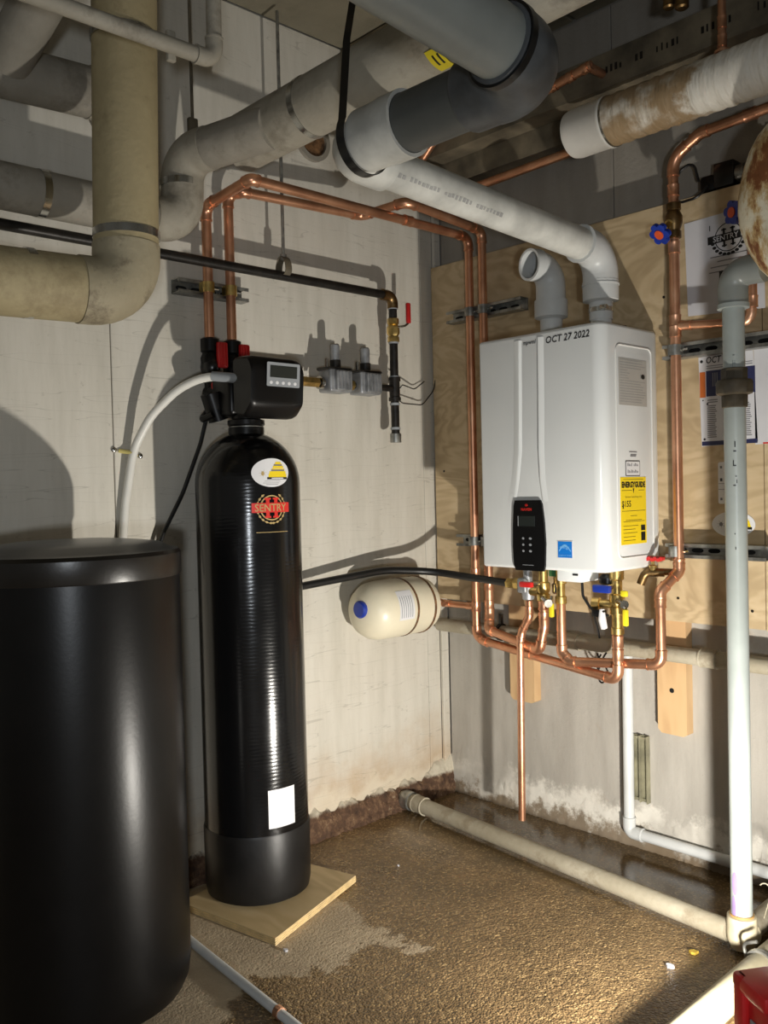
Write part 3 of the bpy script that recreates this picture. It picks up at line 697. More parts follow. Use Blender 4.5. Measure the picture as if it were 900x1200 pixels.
MB().lathe([(.009, 0), (.009, .04), (.013, .041), (.013, .055)], (.615, -.215, .79), (.8, -.6, -.2), 12).build('drain_port', M['chrome'], HV)
MB().rbox((.648, -.235, .735), (.662, -.222, .778), .004).build('drain_handle', M['yellow'], HV)
MB().cyl((.655, -.228, .778), (.655, -.226, .80), .005, seg=8).build('drain_stem', M['chrome'], HV)
CV = thing('service_valve', 'cold side brass service valve with a blue lever under the heater', 'valve', (.867, -.2, .70))
MB().lathe([(.0165, 0), (.0215, .002), (.0215, .022), (.017, .024), (.0225, .034), (.0225, .058), (.0155, .062), (.0155, .10), (.021, .104), (.021, .142)], (.867, -.2, .758), seg=16).build('body', M['brass'], CV)
MB().lathe([(.0165, 0), (.019, .002), (.019, .02), (.0165, .022), (.0165, .06)], (.867, -.2, .70), seg=16).build('union', M['brass'], CV)
MB().lathe([(.013, 0), (.013, .036), (.018, .038), (.018, .06), (.011, .062)], (.855, -.205, .788), (-1, -.25, 0), 14).build('side_port', M['brass'], CV)
MB().cyl((.86, -.215, .84), (.85, -.262, .84), .009, seg=12).build('stem', M['chrome'], CV)
MB().rbox((.832, -.275, .828), (.888, -.258, .850), .004).build('lever', M['blue'], CV)
MB().lathe([(.009, 0), (.009, .03), (.013, .032), (.013, .048)], (.88, -.215, .80), (.8, -.6, -.1), 12).build('drain_port', M['chrome'], CV)
MB().rbox((.915, -.252, .735), (.930, -.239, .783), .004).build('drain_handle', M['yellow'], CV)
MB().rbox((.908, -.250, .818), (.930, -.24, .836), .004).build('cap', M['yellow'], CV)
MB().cyl((.922, -.245, .783), (.905, -.235, .80), .005, seg=8).build('drain_stem', M['chrome'], CV)
MB().lathe([(.020, 0), (.024, .004), (.024, .02), (.016, .03)], (.835, -.2, .845), seg=16).build('strainer_cap', M['black'], CV)
MB().tube([(.845, -.235, .72), (.842, -.24, .745), (.838, -.235, .775)], [.010, .012, .008], 12).build('paper_tag', M['stickw'], CV)
NP = thing('nipple', 'brass nipple entering the heater above the right copper loop', 'valve', (.67, -.2, .775))
MB().lathe([(.0165, 0), (.018, .002), (.018, .022), (.0135, .024), (.0135, .06), (.018, .062), (.018, .08), (.013, .082), (.013, .12)], (.67, -.2, .775), seg=16).build('body', M['brass'], NP)
RV = thing('relief_valve', 'relief valve with a green lever right of the red one', 'valve', (.63, -.17, .80))
MB().lathe([(.012, 0), (.015, .004), (.015, .03), (.010, .034), (.010, .06)], (.630, -.165, .80), seg=14).build('body', M['chrome'], RV)
MB().rbox((.618, -.19, .855), (.640, -.165, .882), .004).build('lever', M['green'], RV)
GV = thing('gas_valve', 'grey gas inlet valve with a brass coupling where the black hose meets the heater', 'valve', (.535, -.2, .78))
MB().lathe([(.014, 0), (.019, .002), (.021, .02), (.021, .05), (.015, .056), (.015, .115)], (.545, -.2, .778), seg=16).build('body', M['alu'], GV)
MB().rbox((.520, -.228, .80), (.556, -.185, .848), .008, 3).build('valve_block', M['alu'], GV)
MB().lathe([(.012, 0), (.019, .003), (.019, .024), (.014, .026), (.017, .03), (.017, .056)], (.520, -.2, .826), (-1, 0, 0), 6).build('hex_coupling', M['brass'], GV)
# black gas hose
h = dense([(.055, -1.02, .815), (.055, -.72, .838), (.095, -.40, .866), (.16, -.235, .852), (.30, -.2, .836), (.465, -.2, .826)], .35, 6)
tag(MB().tube(h, .0125, 14).build('black_hose', M['tubek'], None), 'black flexible gas hose running from behind the softener tank to the heater', 'hose')
# boiler drain with the red handle
BD = thing('boiler_drain', 'brass drain tap with a red handle at the lower right heater corner', 'valve', (.96, -.12, .87))
MB().cyl((1.006, yb, .882), (.955, -.128, .882), .010, seg=12).build('shank', M['bronze'], BD)
MB().tube(dense([(.975, -.122, .880), (.925, -.14, .880), (.912, -.145, .848)], .02), [.0125]*8+[.012], 12) if False else None
pts = dense([(.975, -.122, .880), (.925, -.14, .880), (.912, -.145, .845)], .02)
MB().tube(pts, .0125, 12).build('spout', M['bronze'], BD)
MB().lathe([(.011, 0), (.011, .014), (.005, .016), (.005, .034)], (.945, -.133, .886), seg=10).build('stem', M['brass'], BD)
mb = MB()
for i in range(-3, 4): mb.rbox((.945+i*.0095-.0045, -.143, .912+(.003 if i % 2 else 0)), (.945+i*.0095+.0055, -.123, .924+(.003 if i % 2 else 0)), .002, 1)
mb.build('handle', M['red'], BD)
# expansion tank
ET = thing('expansion_tank', 'small cream expansion tank lying sideways with a blue cap', 'tank', (.112, -.38, .63))
AX = V((0.02, -1, .0)).normalized(); c0 = V((.106, -.215, .737)); rT = .098
MB().lathe([(.03, -.0), (.07, .006), (.09, .02), (rT, .045), (rT, .10), (rT+.001, .16), (rT, .24), (rT-.004, .268), (rT-.02, .296), (rT-.048, .314), (.02, .322), (.001, .323)], c0, AX, 44).build('shell', M['tankw'], ET)
for s_ in (.050, .135): MB().ring(c0+AX*s_, AX, rT-.002, rT+.0022, .009, 44).build('seam', M['rustline'], ET)
cyl_e = lambda a, b, c: c0+AX*(.215+b*1.0)+V((1, .02, 0))*0
def em(a, b, c):
    ang = radians(12)+a/rT; e_ = V((0, 0, 1)); s_ = V((1, 0, 0)); return c0+AX*(.190-b)+(s_*cos(ang)+e_*sin(ang))*(rT+.0008+c)
LB = MB().grid(-.05, -.035, .05, .035, em, 0, .0006, 8).build('label_sticker', M['stickw'], ET)
mb = MB()
for i in range(6): mb.grid(-.042, -.028+i*.01, .03, -.025+i*.01, em, .0006, .0009, 6)
mb.build('fine_print', M['panelg'], LB)
MB().lathe([(.028, .314), (.029, .326), (.024, .331), (.001, .332)], c0+V((.010, 0, .012)), AX, 26).build('blue_cap', M['blue'], ET)
MB().tube(dense([c0+AX*.01, c0-AX*.075, c0-AX*.075+V((.02, 0, -.012))], .02), .012, 12).build('inlet', M['cud'], ET)
# ================================================================== gas pipe with regulators on the left wall
GX = .09; GR = .0142
G = thing('gas_pipe', 'black iron gas pipe along the left wall with two grey regulators', 'gas pipe', (GX, -1.2, 1.30))
MB().cyl((GX, -2.5, 1.801), (GX, -.36, 1.797), GR, seg=18).build('pipe_section', M['iron'], G)
e = dense([(GX, -.375, 1.797), (GX, -.327, 1.796), (GX, -.327, 1.755)], .026); MB().tube(e, .0185, 16).build('elbow', M['bronze'], G)
MB().cyl((GX, -.327, 1.765), (GX, -.327, 1.315), GR, seg=18).build('pipe_section', M['iron'], G)
for z in (1.752, 1.635, 1.517, 1.425, 1.342): MB().ring((GX, -.327, z), (0, 0, 1), GR, GR+.003, .008, 18).build('collar', M['panelg'], G)
vb = MB().lathe([(.0165, 0), (.020, .002), (.020, .018), (.016, .02), (.022, .03), (.022, .052), (.016, .06), (.020, .062), (.020, .08), (.0165, .082)], (GX, -.327, 1.640), seg=8).build('ball_valve', M['brass'], G)
MB().tube([(GX+.018, -.322, 1.69), (GX+.03, -.30, 1.695), (GX+.03, -.285, 1.705)], .004, 8).build('lever_arm', M['chrome'], vb)
MB().rbox((GX+.024, -.291, 1.705), (GX+.036, -.274, 1.775), .004).build('lever', M['red'], vb)
MB().lathe([(.021, 0), (.021, .012), (.018, .014), (.018, .066), (.021, .068), (.021, .08)], (GX, -.327, 1.440), seg=16).build('tee', M['iron'], G)
MB().lathe([(.019, 0), (.019, .03), (.016, .032)], (GX, -.327, 1.298), seg=16).build('end_cap', M['galv'], G)
zr = 1.495
MB().cyl((GX, -.327, zr-.013), (GX, -.96, zr-.013), .0115, seg=14).build('pipe_section', M['iron'], G)
MB().cyl((GX, -.665, zr-.013), (GX, -.735, zr-.013), .0165, seg=6).build('hex_nipple', M['brass'], G)
MB().cyl((GX, -.518, zr-.013), (GX, -.545, zr-.013), .0175, seg=6).build('hex_nipple', M['brass'], G)
MB().ring((GX, -.660, zr-.013), (0, 1, 0), .012, .021, .012, 16).build('collar', M['chrome'], G)
for yc in (-.464, -.594):
    rg = MB().rbox((GX-.03, yc-.046, zr-.043), (GX+.034, yc+.046, zr+.032), .008, 3).build('regulator', M['alu'], G)
    MB().rbox((GX+.028, yc-.028, zr-.038), (GX+.046, yc+.038, zr+.026), .006, 2).build('faceplate', M['alu'], rg)
    for k in range(4): MB().box((GX+.0455, yc-.02+k*.015, zr-.034), (GX+.048, yc-.014+k*.015, zr+.022)).build('cooling_rib', M['alu'], rg)
    MB().cyl((GX, yc+.004, zr+.03), (GX, yc+.004, zr+.062), .018, seg=16).build('bonnet', M['iron'], rg)
    MB().lathe([(.0155, 0), (.0155, .052), (.012, .056)], (GX, yc+.004, zr+.058), seg=18).build('vent_cap', M['alu'], rg)
    MB().rbox((GX-.03, yc-.052, zr+.028), (GX+.034, yc+.05, zr+.036), .003, 1).build('flange', M['iron'], rg)
    MB().cyl((GX+.01, yc-.04, zr+.036), (GX+.01, yc-.04, zr+.062), .006, seg=8).build('test_plug', M['chrome'], rg)
HG = thing('pipe_hanger', 'threaded rod and ring hanger carrying the black gas pipe from the ceiling', 'hanger', (GX, -.787, 1.78))
MB().cyl((GX, -.787, 1.856), (GX, -.787, 2.60), .0052, seg=10).build('rod', M['galv'], HG)
ringp = [V((GX+.024*cos(a), -.787, 1.815+(.040 if sin(a) > 0 else .0175)*sin(a))) for a in [2*pi*i/28 for i in range(28)]]
vs = []; fs = []
for p in ringp:
    n_ = (p-V((GX, -.787, 1.815))).normalized()*.0022
    vs += [p+V((0, -.012, 0)), p+V((0, .012, 0)), p+n_+V((0, .012, 0)), p+n_+V((0, -.012, 0))]
for i in range(28):
    for j in range(4): fs.append((i*4+j, i*4+(j+1) % 4, ((i+1) % 28)*4+(j+1) % 4, ((i+1) % 28)*4+j))
MB().add(vs, fs).build('ring', M['beam'], HG)
MB().cyl((GX, -.787, 1.848), (GX, -.787, 1.864), .010, seg=6).build('nut', M['galv'], HG)
HR = thing('hanger_rod', 'thin steel rod hanging down beside the cream pipe', 'hanger', (.10, -1.10, 2.1))
MB().cyl((.10, -1.10, 2.15), (.10, -1.10, 2.62), .0045, seg=8).build('rod', M['beam'], HR)
MB().rbox((.092, -1.114, 2.14), (.108, -1.086, 2.19), .003).build('rod_end', M['beam'], HR)
# wires by the gas pipe
tag(MB().tube(dense([(.094, -.306, 1.485), (.05, -.25, 1.505), (.02, -.16, 1.497), (.012, -.10, 1.53)], .05), .0022, 6).build('thin_wire', M['tubek'], None), 'upper thin wire trailing right from the gas tee along the wall', 'wire')
tag(MB().tube(dense([(.094, -.306, 1.44), (.05, -.25, 1.44), (.02, -.12, 1.442), (.022, -.06, 1.50), (.026, -.05, 1.56)], .05), .0022, 6).build('thin_wire', M['tubek'], None), 'lower thin wire curving from the gas tee up to the room corner', 'wire')
# pipe sleeve in the left wall
SL = thing('wall_sleeve', 'round pipe sleeve in the left wall behind the white vent elbow', 'pipe sleeve', (.01, -.592, 2.20))
MB().ring((.0008, -.592, 2.283), (1, 0, 0), .052, .068, .014, 32).build('flange', M['wjack'], SL)
MB().cyl((.0008, -.592, 2.283), (.005, -.592, 2.283), .052).build('opening', M['rustline'], SL)
# ================================================================== softener
S = thing('water_softener', 'tall glossy black water softener tank with a control head', 'water softener', (.198, -1.015, .022))
TC = (.198, -1.015); TR = .146
prof = [(TR, .20)]+[(TR, .20+i*.085) for i in range(1, 11)]
zt = 1.16
dome = [(TR*cos(radians(a)), zt+.150*sin(radians(a))) for a in range(6, 80, 6)]
MB().lathe(prof+[(TR, zt)]+dome+[(.042, zt+.149), (.042, zt+.150)], (TC[0], TC[1], 0), seg=64).build('tank_shell', M['wound'], S)
MB().lathe([(TR-.012, .0225), (TR-.002, .028), (TR+.002, .05), (TR+.0035, .205), (TR+.001, .213), (TR-.003, .213)], (TC[0], TC[1], 0), seg=64).build('boot', M['boot'], S)
MB().lathe([(.050, 0), (.050, .022), (.046, .024), (.052, .03), (.052, .042), (.040, .046), (.040, .06)], (TC[0]+.0, TC[1], zt+.138), seg=32).build('neck', M['blackm'], S)
# control head: cover facing +x with slanted lower front
hd = bmesh.new()
y0, y1 = -1.092, -.918
prof = [(.250, 1.348), (.300, 1.336), (.338, 1.372), (.346, 1.47), (.330, 1.502), (.250, 1.508)]
mb = MB(); n = len(prof)
def headprof(s_): return [(x, z) for x, z in prof]
vs = []; fs = []
ys = [(y0, .88), (y0+.006, .95), (y0+.016, 1.0), (y1-.030, 1.0), (y1-.012, .97), (y1, .90)]
cxh, czh = .300, 1.425
dn = []
for i in range(n):
    a = V((prof[i-1][0], 0, prof[i-1][1])); p = V((prof[i][0], 0, prof[i][1])); b = V((prof[(i+1) % n][0], 0, prof[(i+1) % n][1]))
    da = (a-p).normalized()*.012; db = (b-p).normalized()*.012
    for k in range(4):
        q = k/3; dn.append((p+da)*(1-q)**2+p*2*q*(1-q)+(p+db)*q*q)
N = len(dn)
for y, s_ in ys:
    for p in dn: vs.append((cxh+(p.x-cxh)*s_, y, czh+(p.z-czh)*s_))
for i in range(len(ys)-1):
    for j in range(N): fs.append((i*N+j, i*N+(j+1) % N, (i+1)*N+(j+1) % N, (i+1)*N+j))
fs += [tuple(range(N)), tuple((len(ys)-1)*N+j for j in reversed(range(N)))]
HD = MB().add(vs, fs).build('control_head', M['blackm'], S)
pf0 = V((.338+.0006, 0, 1.372)); pf1 = V((.346+.0006, 0, 1.47)); hm = flat(V((.3395, -1.0, 1.3795))+V((.0022, 0, 0)), (0, 1, 0), (pf1-pf0))
DPn = MB().prism(rrect(-.048, .042, .062, .106, .004), hm, 0, .0014).build('display_panel', M['panelg'], HD)
MB().grid(-.038, .066, .052, .098, hm, .0014, .002, 2).build('display', M['lcd'], HD)
for k in range(5): MB().disc(-.034+k*.020, .052, .005, .0045, hm, .0014, .0022, 12).build('button', M['stickw'], HD)
# valve body and bypass behind the head
MB().rbox((.115, -1.075, 1.352), (.212, -.94, 1.47), .014, 3).build('valve_body', M['blackm'], S)
MB().cyl((.13, -1.06, 1.345), (.13, -1.085, 1.42), .030, seg=18).build('injector_housing', M['blackm'], S)
for yy, kx in ((-1.037, .058), (-.960, .058)):
    by = MB().cyl((.12, yy, 1.43), (.04, yy, 1.43), .022, seg=16, bev=.004).build('bypass_port', M['black'], S)
    MB().lathe([(.019, 0), (.026, .006), (.028, .03), (.022, .045), (.027, .05), (.027, .085), (.018, .09)], (.0565, yy, 1.500), seg=20).build('bypass_valve', M['blackm'], S)
    MB().sphere((.0565, yy, 1.505), .034, 1, .8, 1.0, 10).build('bypass_body', M['black'], S)
    kn = MB().rbox((.080, yy+.004, 1.500), (.098, yy+.036, 1.575), .005, 2).build('bypass_knob', M['red'], S)
    for k in range(3): MB().box((.098, yy+.008+k*.010, 1.506), (.1005, yy+.012+k*.010, 1.569)).build('knob_rib', M['red'], kn)
    MB().cyl((.056, yy, 1.49), (.072, yy, 1.36), .021, seg=14).build('bypass_leg', M['blackm'], S)
MB().tube(dense([(.15, -1.09, 1.36), (.10, -1.10, 1.345), (.075, -1.06, 1.375)], .02), .010, 10).build('drain_elbow', M['blackm'], S)
MB().rbox((.10, -1.065, 1.435), (.13, -1.045, 1.455), .004).build('red_clip', M['red'], S)
MB().ring((.198, -1.015, 1.318), (0, 0, 1), .046, .0485, .005, 32).build('clamp_ring', M['galv'], S)
# stickers
TRs = TR+.0006
cm = cylmap(TC[0], TC[1], TRs, radians(-8.5), 1.190)
O = MB().disc(0, 0, .057, .0385, cm).build('oval_sticker', M['stickw'], S); O['label'] = 'white oval sticker with a yellow hive drawing'
HM = MB()
for v0, v1, ua, ub in ((-.012, -.003, -.010, .048), (-.003, .004, -.007, .045), (.005, .011, -.001, .041), (.012, .018, .003, .037), (.019, .024, .007, .033), (.024, .029, .011, .028)): HM.grid(ua, v0, ub, v1, cm, .0006, .0010, 8)
HM.build('hive_print', M['ylab'], O)
MB().grid(-.014, -.018, .050, -.012, cm, .0006, .0011, 6).build('black_base', M['ink'], O)
MB().grid(-.001, -.0165, .036, -.0135, cm, .0011, .0014, 4).build('white_line', M['stickw'], O)
mb = MB()
for v, a, b in ((.018, .006, .032), (.004, -.002, .040)): mb.grid(a, v, b, v+.0042, cm, .0010, .0013, 4)
mb.build('dark_band', M['inkg'], O)
mb = MB()
for k in range(7):
    a = k*2*pi/7+.3; mb.prism([(-.026+.0008*cos(a+1.57), -.002+.0008*sin(a+1.57)), (-.026+.012*cos(a), -.002+.011*sin(a)), (-.026-.0008*cos(a+1.57), -.002-.0008*sin(a+1.57))], cm, .0006, .0010)
mb.disc(-.026, -.002, .004, .006, cm, .0006, .0012, 12); mb.build('insect_drawing', M['gold'], O)
mb = MB()
for v, a, b in ((-.023, -.022, .026), (-.028, -.026, .022), (-.032, -.018, .018)): mb.grid(a, v, b, v+.001, cm, .0006, .0009, 4)
mb.build('fine_print', M['inkg'], O)
lm_ = cylmap(TC[0], TC[1], TRs, radians(-9.5), 1.096)
LG = MB().disc(0, 0, .034, .034, lm_, 0, .0007, 44, .90).build('emblem_ring', M['gold'], S); LG['label'] = 'gold laurel ring with a red banner'
mb = MB()
for sg in (-1, 1):
    for k in range(9):
        a = radians(-85+k*17); a = a if sg > 0 else pi-a
        cx_, cy_ = .041*cos(a), .041*sin(a); tx, ty = -sin(a)*sg, cos(a)*sg
        mb.prism([(cx_-tx*.006, cy_-ty*.006), (cx_+ty*.0035*sg, cy_-tx*.0035*sg), (cx_+tx*.007, cy_+ty*.007), (cx_-ty*.003*sg, cy_+tx*.003*sg)], lm_, .0, .0008)
mb.build('laurel', M['gold'], LG)
mb = MB()
for u_ in (-.012, .012): mb.grid(u_-.005, -.026, u_+.005, .026, lm_, .0007, .0010, 2); mb.grid(u_-.009, .022, u_+.009, .027, lm_, .0007, .001, 2); mb.grid(u_-.009, -.027, u_+.009, -.022, lm_, .0007, .001, 2)
mb.build('roman_two', M['redp'], LG)
MB().grid(-.056, -.0125, .056, .0135, lm_, .0010, .0014, 16).build('red_banner', M['redp'], LG)
text_mb('SENTRY', .028, lm_, -.002, -.0005, .0014, .0018, sx=.93, bold=.0003).build('lettering', M['gold'], LG)
mb = MB(); mb.grid(-.045, -.066, .050, -.0645, lm_, .0, .0006, 10); mb.build('thin_line', M['gold'], S)
wm = cylmap(TC[0], TC[1], TRs, radians(-6.3), .286)
PL = MB().grid(-.041, -.054, .041, .050, wm, 0, .0006, 10).build('paper_label', M['stickw'], S); PL['label'] = 'white paper label low on the tank'
mb = MB()
for i in range(13): mb.grid(-.034, -.046+i*.007, -.034+random.uniform(.03, .06), -.0450+i*.007, wm, .0006, .0008, 5)
mb.build('fine_print', simple('faint_print', (196, 196, 202), .6), PL)
# plywood square under the softener
zt_ = .0205
pb = [(.130, -1.225), (.478, -1.163), (.350, -.782), (.052, -.86)]
mb = MB().prism(pb, lambda a, b, c: V((a, b, c)), .0008, zt_)
PB = thing('plywood_offcut', 'square plywood offcut on the floor under the softener tank', 'plywood', (.26, -1.0, 0))
mb.build('sheet', M['plybase'], PB, False)
for k in range(3):
    z_ = .004+k*.0055; q = [V((a, b, 0)) for a, b in pb]; c_ = sum(q, V())/4
    mb = MB().prism([tuple((c_+(p-c_)*(1.004+.002*(k % 2)))[:2]) for p in q], lambda a, b, c: V((a, b, c)), z_, z_+.002); mb.build('ply_layer', M['edge'], PB, False)
# tubes at the softener
BTU = thing('brine_tube', 'thick white tube curving from the softener head down behind the brine tank', 'tube', (.1, -1.25, 1.0))
bt = dense([(.235, -1.10, 1.452), (.19, -1.14, 1.458), (.13, -1.19, 1.425), (.07, -1.24, 1.355), (.026, -1.272, 1.265), (.0165, -1.295, 1.12), (.0165, -1.31, .99), (.02, -1.32, .8)], .2, 5)
MB().tube(bt, .0118, 14).build('tube', M['tubew'], BTU)
MB().tube([(.275, -1.075, 1.446), (.235, -1.099, 1.452), (.205, -1.127, 1.4565)], .0135, 14).build('grey_sleeve', M['panelg'], BTU)
YS = thing('tube_strap', 'yellow strap screwed to the left wall over the white tube', 'strap', (.01, -1.28, 1.25))
MB().tube([(.003, -1.303, 1.262), (.012, -1.292, 1.259), (.030, -1.281, 1.256), (.014, -1.262, 1.252), (.003, -1.252, 1.25)], .0058, 8).build('band', simple('pale_yellow_strap', (206, 192, 120), .5), YS)
for yy, zz in ((-1.318, 1.264), (-1.24, 1.248)): MB().sphere((.004, yy, zz), .008, .6, 1, 1, 6).build('screw', M['chrome'], YS)
tag(MB().tube(dense([(.075, -1.062, 1.37), (.06, -1.08, 1.28), (.04, -1.13, 1.14), (.03, -1.19, 1.03), (.03, -1.24, .90)], .2, 5), .0062, 10).build('drain_tube', M['tubek'], None), 'thin black drain tube dropping from the softener valve', 'tube')
# ================================================================== brine tank
B = thing('brine_tank', 'big matt black round brine tank with a domed lid at the left', 'brine tank', (.337, -1.572, 0))
bc = (.322, -1.588); br = .240
MB().lathe([(br-.035, .0008), (br-.014, .008), (br-.004, .03), (br-.001, .06), (br, .12), (br, .55), (br-.001, .97), (br-.004, .972)], (bc[0], bc[1], 0), seg=80).build('body', M['blackm'], B)
MB().lathe([(br+.002, .956), (br+.004, .960), (br+.004, 1.006), (br-.002, 1.014), (br-.02, 1.018), (br-.045, 1.030), (br-.12, 1.038), (.001, 1.040)], (bc[0], bc[1], 0), seg=80).build('lid', M['lid'], B)
# ================================================================== jacketed pipes, upper left
def band(root, p, ax, r, w_=.018, nm='metal_band'):
    ax = V(ax).normalized(); return MB().ring(V(p)-ax*w_/2, ax, r-.002, r+.0022, w_, 40).build(nm, M['band'], root)
def jacket(label, pts, r, R, mats, bands, base, cuffk=1.035, gores=0):
    t_ = thing('insulated_pipe', label, 'pipe', base)
    segs, arcs = fillet(pts, R, 10)
    for a, b in segs: MB().cyl(a, b, r, seg=40).build('jacket_section', M[mats[0]], t_)
    for arc, d0, d1 in arcs:
        MB().tube([arc[0]-d0*.03]+[arc[0]-d0*.001]+arc+[arc[-1]+d1*.001]+[arc[-1]+d1*.03], [r*cuffk]+[r*cuffk]*(len(arc)+2)+[r*cuffk], 40).build('elbow_cover', M[mats[1]], t_)
    for p, ax in bands: band(t_, p, ax, r)
    return t_
jacket('thick cream jacketed pipe coming down in front and elbowing off to the left', [(.3785, -1.4362, 2.62), (.381, -1.462, 1.602), (.295, -2.3, 1.595)], .0735, .085, ('cream', 'cream2'), (((.3805, -1.4575, 1.738), (0, 0, 1)), ((.380, -1.449, 2.19), (0, 0, 1)), ((.354, -1.68, 1.602), (-.1, -1, 0))), (.38, -1.5, 1.52))
jacket('grey white jacketed pipe along the left wall ending in an elbow above the copper', [(.112, -2.6, 1.885), (.112, -1.150, 1.885), (.112, -1.142, 2.07), (.40, -1.05, 2.085)], .056, [.07, .07], ('wjack', 'wjack2'), (((.112, -1.545, 1.885), (0, 1, 0)), ((.112, -1.150, 1.99), (0, 0, 1))), (.11, -1.9, 1.83))
jacket('large dusty white jacketed pipe rising diagonally across the top of the picture', [(.24, -1.03, 2.095), (1.9, -.93, 2.175)], .074, .05, ('wjack2', 'wjack2'), (((.52, -1.013, 2.1085), (1, .06, .048)),), (.8, -1.0, 2.0))
YT = thing('warning_sticker', 'small yellow sticker on the large dusty jacketed pipe at top', 'sticker', (.96, -1.06, 2.1))
def ym(a, b, c):
    ang = radians(-112)+b/.074; cc = V((.965+a, -.988, 2.130)); return cc+V((0, cos(ang), sin(ang)))*(.0752+c)
MB().grid(-.020, -.030, .020, .030, ym, 0, .0006, 3, 8).build('sticker', M['yellow'], YT)
for q in (-.008, .006): MB().grid(q, -.018, q+.005, .010, ym, .0006, .001, 1, 4).build('black_bar', M['ink'], YT)
jacket('dim grey jacketed pipe under the ceiling behind the cream pipe', [(.085, -2.5, 2.02), (.10, -1.86, 2.155), (.13, -1.33, 2.165), (.004, -1.30, 2.17)], .062, .07, ('wjack', 'wjack2'), (), (.1, -1.6, 2.08))
jacket('short grey jacketed branch slanting up under the ceiling at top left', [(.155, -1.63, 2.17), (.80, -1.60, 2.43)], .055, .05, ('wjack', 'wjack2'), (), (.4, -1.6, 2.1))
CO = thing('conduit', 'thin pale conduit crossing in front of the cream pipe and bending up', 'conduit', (.6, -1.5, 2.09))
pipe_run(CO, [(.60, -2.3, 2.088), (.605, -1.352, 2.088), (.612, -1.350, 2.62)], .0168, M['wjack2'], .03, M['wjack2'], 1.14, .018)
MB().rbox((.585, -1.462, 2.060), (.598, -1.442, 2.125), .003).build('hook', M['wjack2'], CO)
# ================================================================== jacketed and plastic pipes, right
CP = thing('insulated_pipe', 'white capped jacketed pipe with a brown water stain at upper right', 'pipe', (1.2, -.3, 2.05))
MB().lathe([(.01, -.002), (.045, .002), (.063, .014), (.067, .03), (.067, .125), (.069, .128), (.069, .134), (.066, .138)], (.80, -.30, 2.128), (1, .0, .0), 44).build('end_cap', M['capw'], CP)
vs = []; mb = MB(); pr = []
for k in range(120):
    x = .135+k*.011; q = .0655+.0013*sin(k*1.9)+random.uniform(-.0008, .0008); pr.append((q, x))
mb.lathe(pr, (.80, -.30, 2.128), (1, .0, .0), 44).build('jacket_section', M['capst'], CP)
band(CP, (.942, -.30, 2.128), (1, 0, 0), .0662, .006, 'tape_ring')
TE = thing('insulated_pipe', 'rust stained jacketed pipe elbow at the right picture edge', 'pipe', (1.45, -.38, 1.56))
pp = dense([(2.2, -.385, 1.925), (1.9, -.385, 1.925), (1.415, -.385, 1.925), (1.415, -.385, 1.625), (1.9, -.385, 1.60), (2.2, -.385, 1.60)], .14, 9)
MB().tube(pp, [.078+.0015*sin(i*1.3) for i in range(len(pp))], 40).build('jacket', M['rustel'], TE)
D = thing('drain_pipe', 'pale grey plastic drain pipe standing from floor to elbow at the right', 'drain pipe', (1.311, -.38, .03))
PRd = .0252
MB().cyl((1.311, -.38, .075), (1.311, -.38, 1.565), PRd, seg=32).build('pipe_section', M['pvcg'], D)
_, ar = fillet([(1.311, -.38, 1.5), (1.311, -.38, 1.632), (1.5, -.385, 1.632)], .036, 10); arc = ar[0][0]
MB().tube([arc[0]-V((0, 0, .045)), arc[0]-V((0, 0, .0))]+arc+[arc[-1]+V((.04, 0, 0))], .0345, 32).build('elbow', M['lgrey'], D)
MB().ring((1.311, -.38, 1.548), (0, 0, 1), PRd, .0365, .010, 32).build('elbow_rim', M['pvcg'], D)
U = MB().lathe([(.026, 0), (.0305, .002), (.031, .028), (.030, .03), (.0425, .034), (.0435, .04), (.0435, .060), (.041, .066), (.031, .068), (.031, .093), (.026, .095)], (1.311, -.38, 1.312), seg=10).build('union', simple('dark_pvc_union', (70, 62, 48), .5, 0, .3, 20), D); U['label'] = 'dark brown threaded union'
dm = cylmap(1.311, -.38, PRd, radians(-66), 1.2)
mb = MB()
for (a, b, c_, d_) in ((-.002, .02, .003, .045), (-.006, .008, .006, .012), (-.008, -.03, -.004, -.005), (-.008, -.03, .006, -.026), (.000, -.058, .006, -.054), (.004, -.075, .007, -.060), (-.008, -.082, .004, -.079), (-.004, .26, .004, .262), (-.004, .225, -.003, .262), (.003, .225, .004, .262), (-.006, -.21, -.002, -.206), (-.004, -.25, .000, -.238)):
    mb.grid(a*.6, b*.9, a*.6+(c_-a)*.5, b*.9+(d_-b)*.55, dm, .0004, .0009, 2)
mb.build('marker_strokes', M['ink'], D)
pm_ = cylmap(1.311, -.38, PRd, radians(-100), .17)
MB().disc(0, 0, .008, .028, pm_, .0002, .0007).build('primer_stain', M['purple'], D)
MB().disc(-.004, -.06, .006, .030, pm_, .0002, .0007).build('primer_stain', M['purple'], D)
MB().lathe([(.026, .05), (.034, .048), (.0355, .03), (.0355, .0), (.034, -.012), (.026, -.03), (.012, -.036), (.001, -.037)], (1.311, -.38, .038), seg=32).build('floor_tee', M['glue'], D)
MB().lathe([(.0335, -.004), (.034, .03), (.026, .031)], (1.311, -.38, .035), (0, 1, 0), 28).build('tee_socket', M['glue'], D)
MB().ring((1.311, -.38, .086), (0, 0, 1), PRd-.001, .0285, .006, 30).build('cement_bead', simple('ochre_cement', (176, 138, 84), .5), D)
FP = thing('floor_pipe', 'muddy plastic pipe lying across the wet floor from the left wall to the drain pipe', 'floor pipe', (.6, -.32, 0))
MB().cyl((.004, -.262, .036), (1.276, -.3775, .036), .0262, seg=28).build('pipe_section', M['floorpipe'], FP)
MB().ring((.035, -.265, .036), V((1.272, -.1155, 0)), .0255, .0325, .035, 28).build('collar', M['galv'], FP)
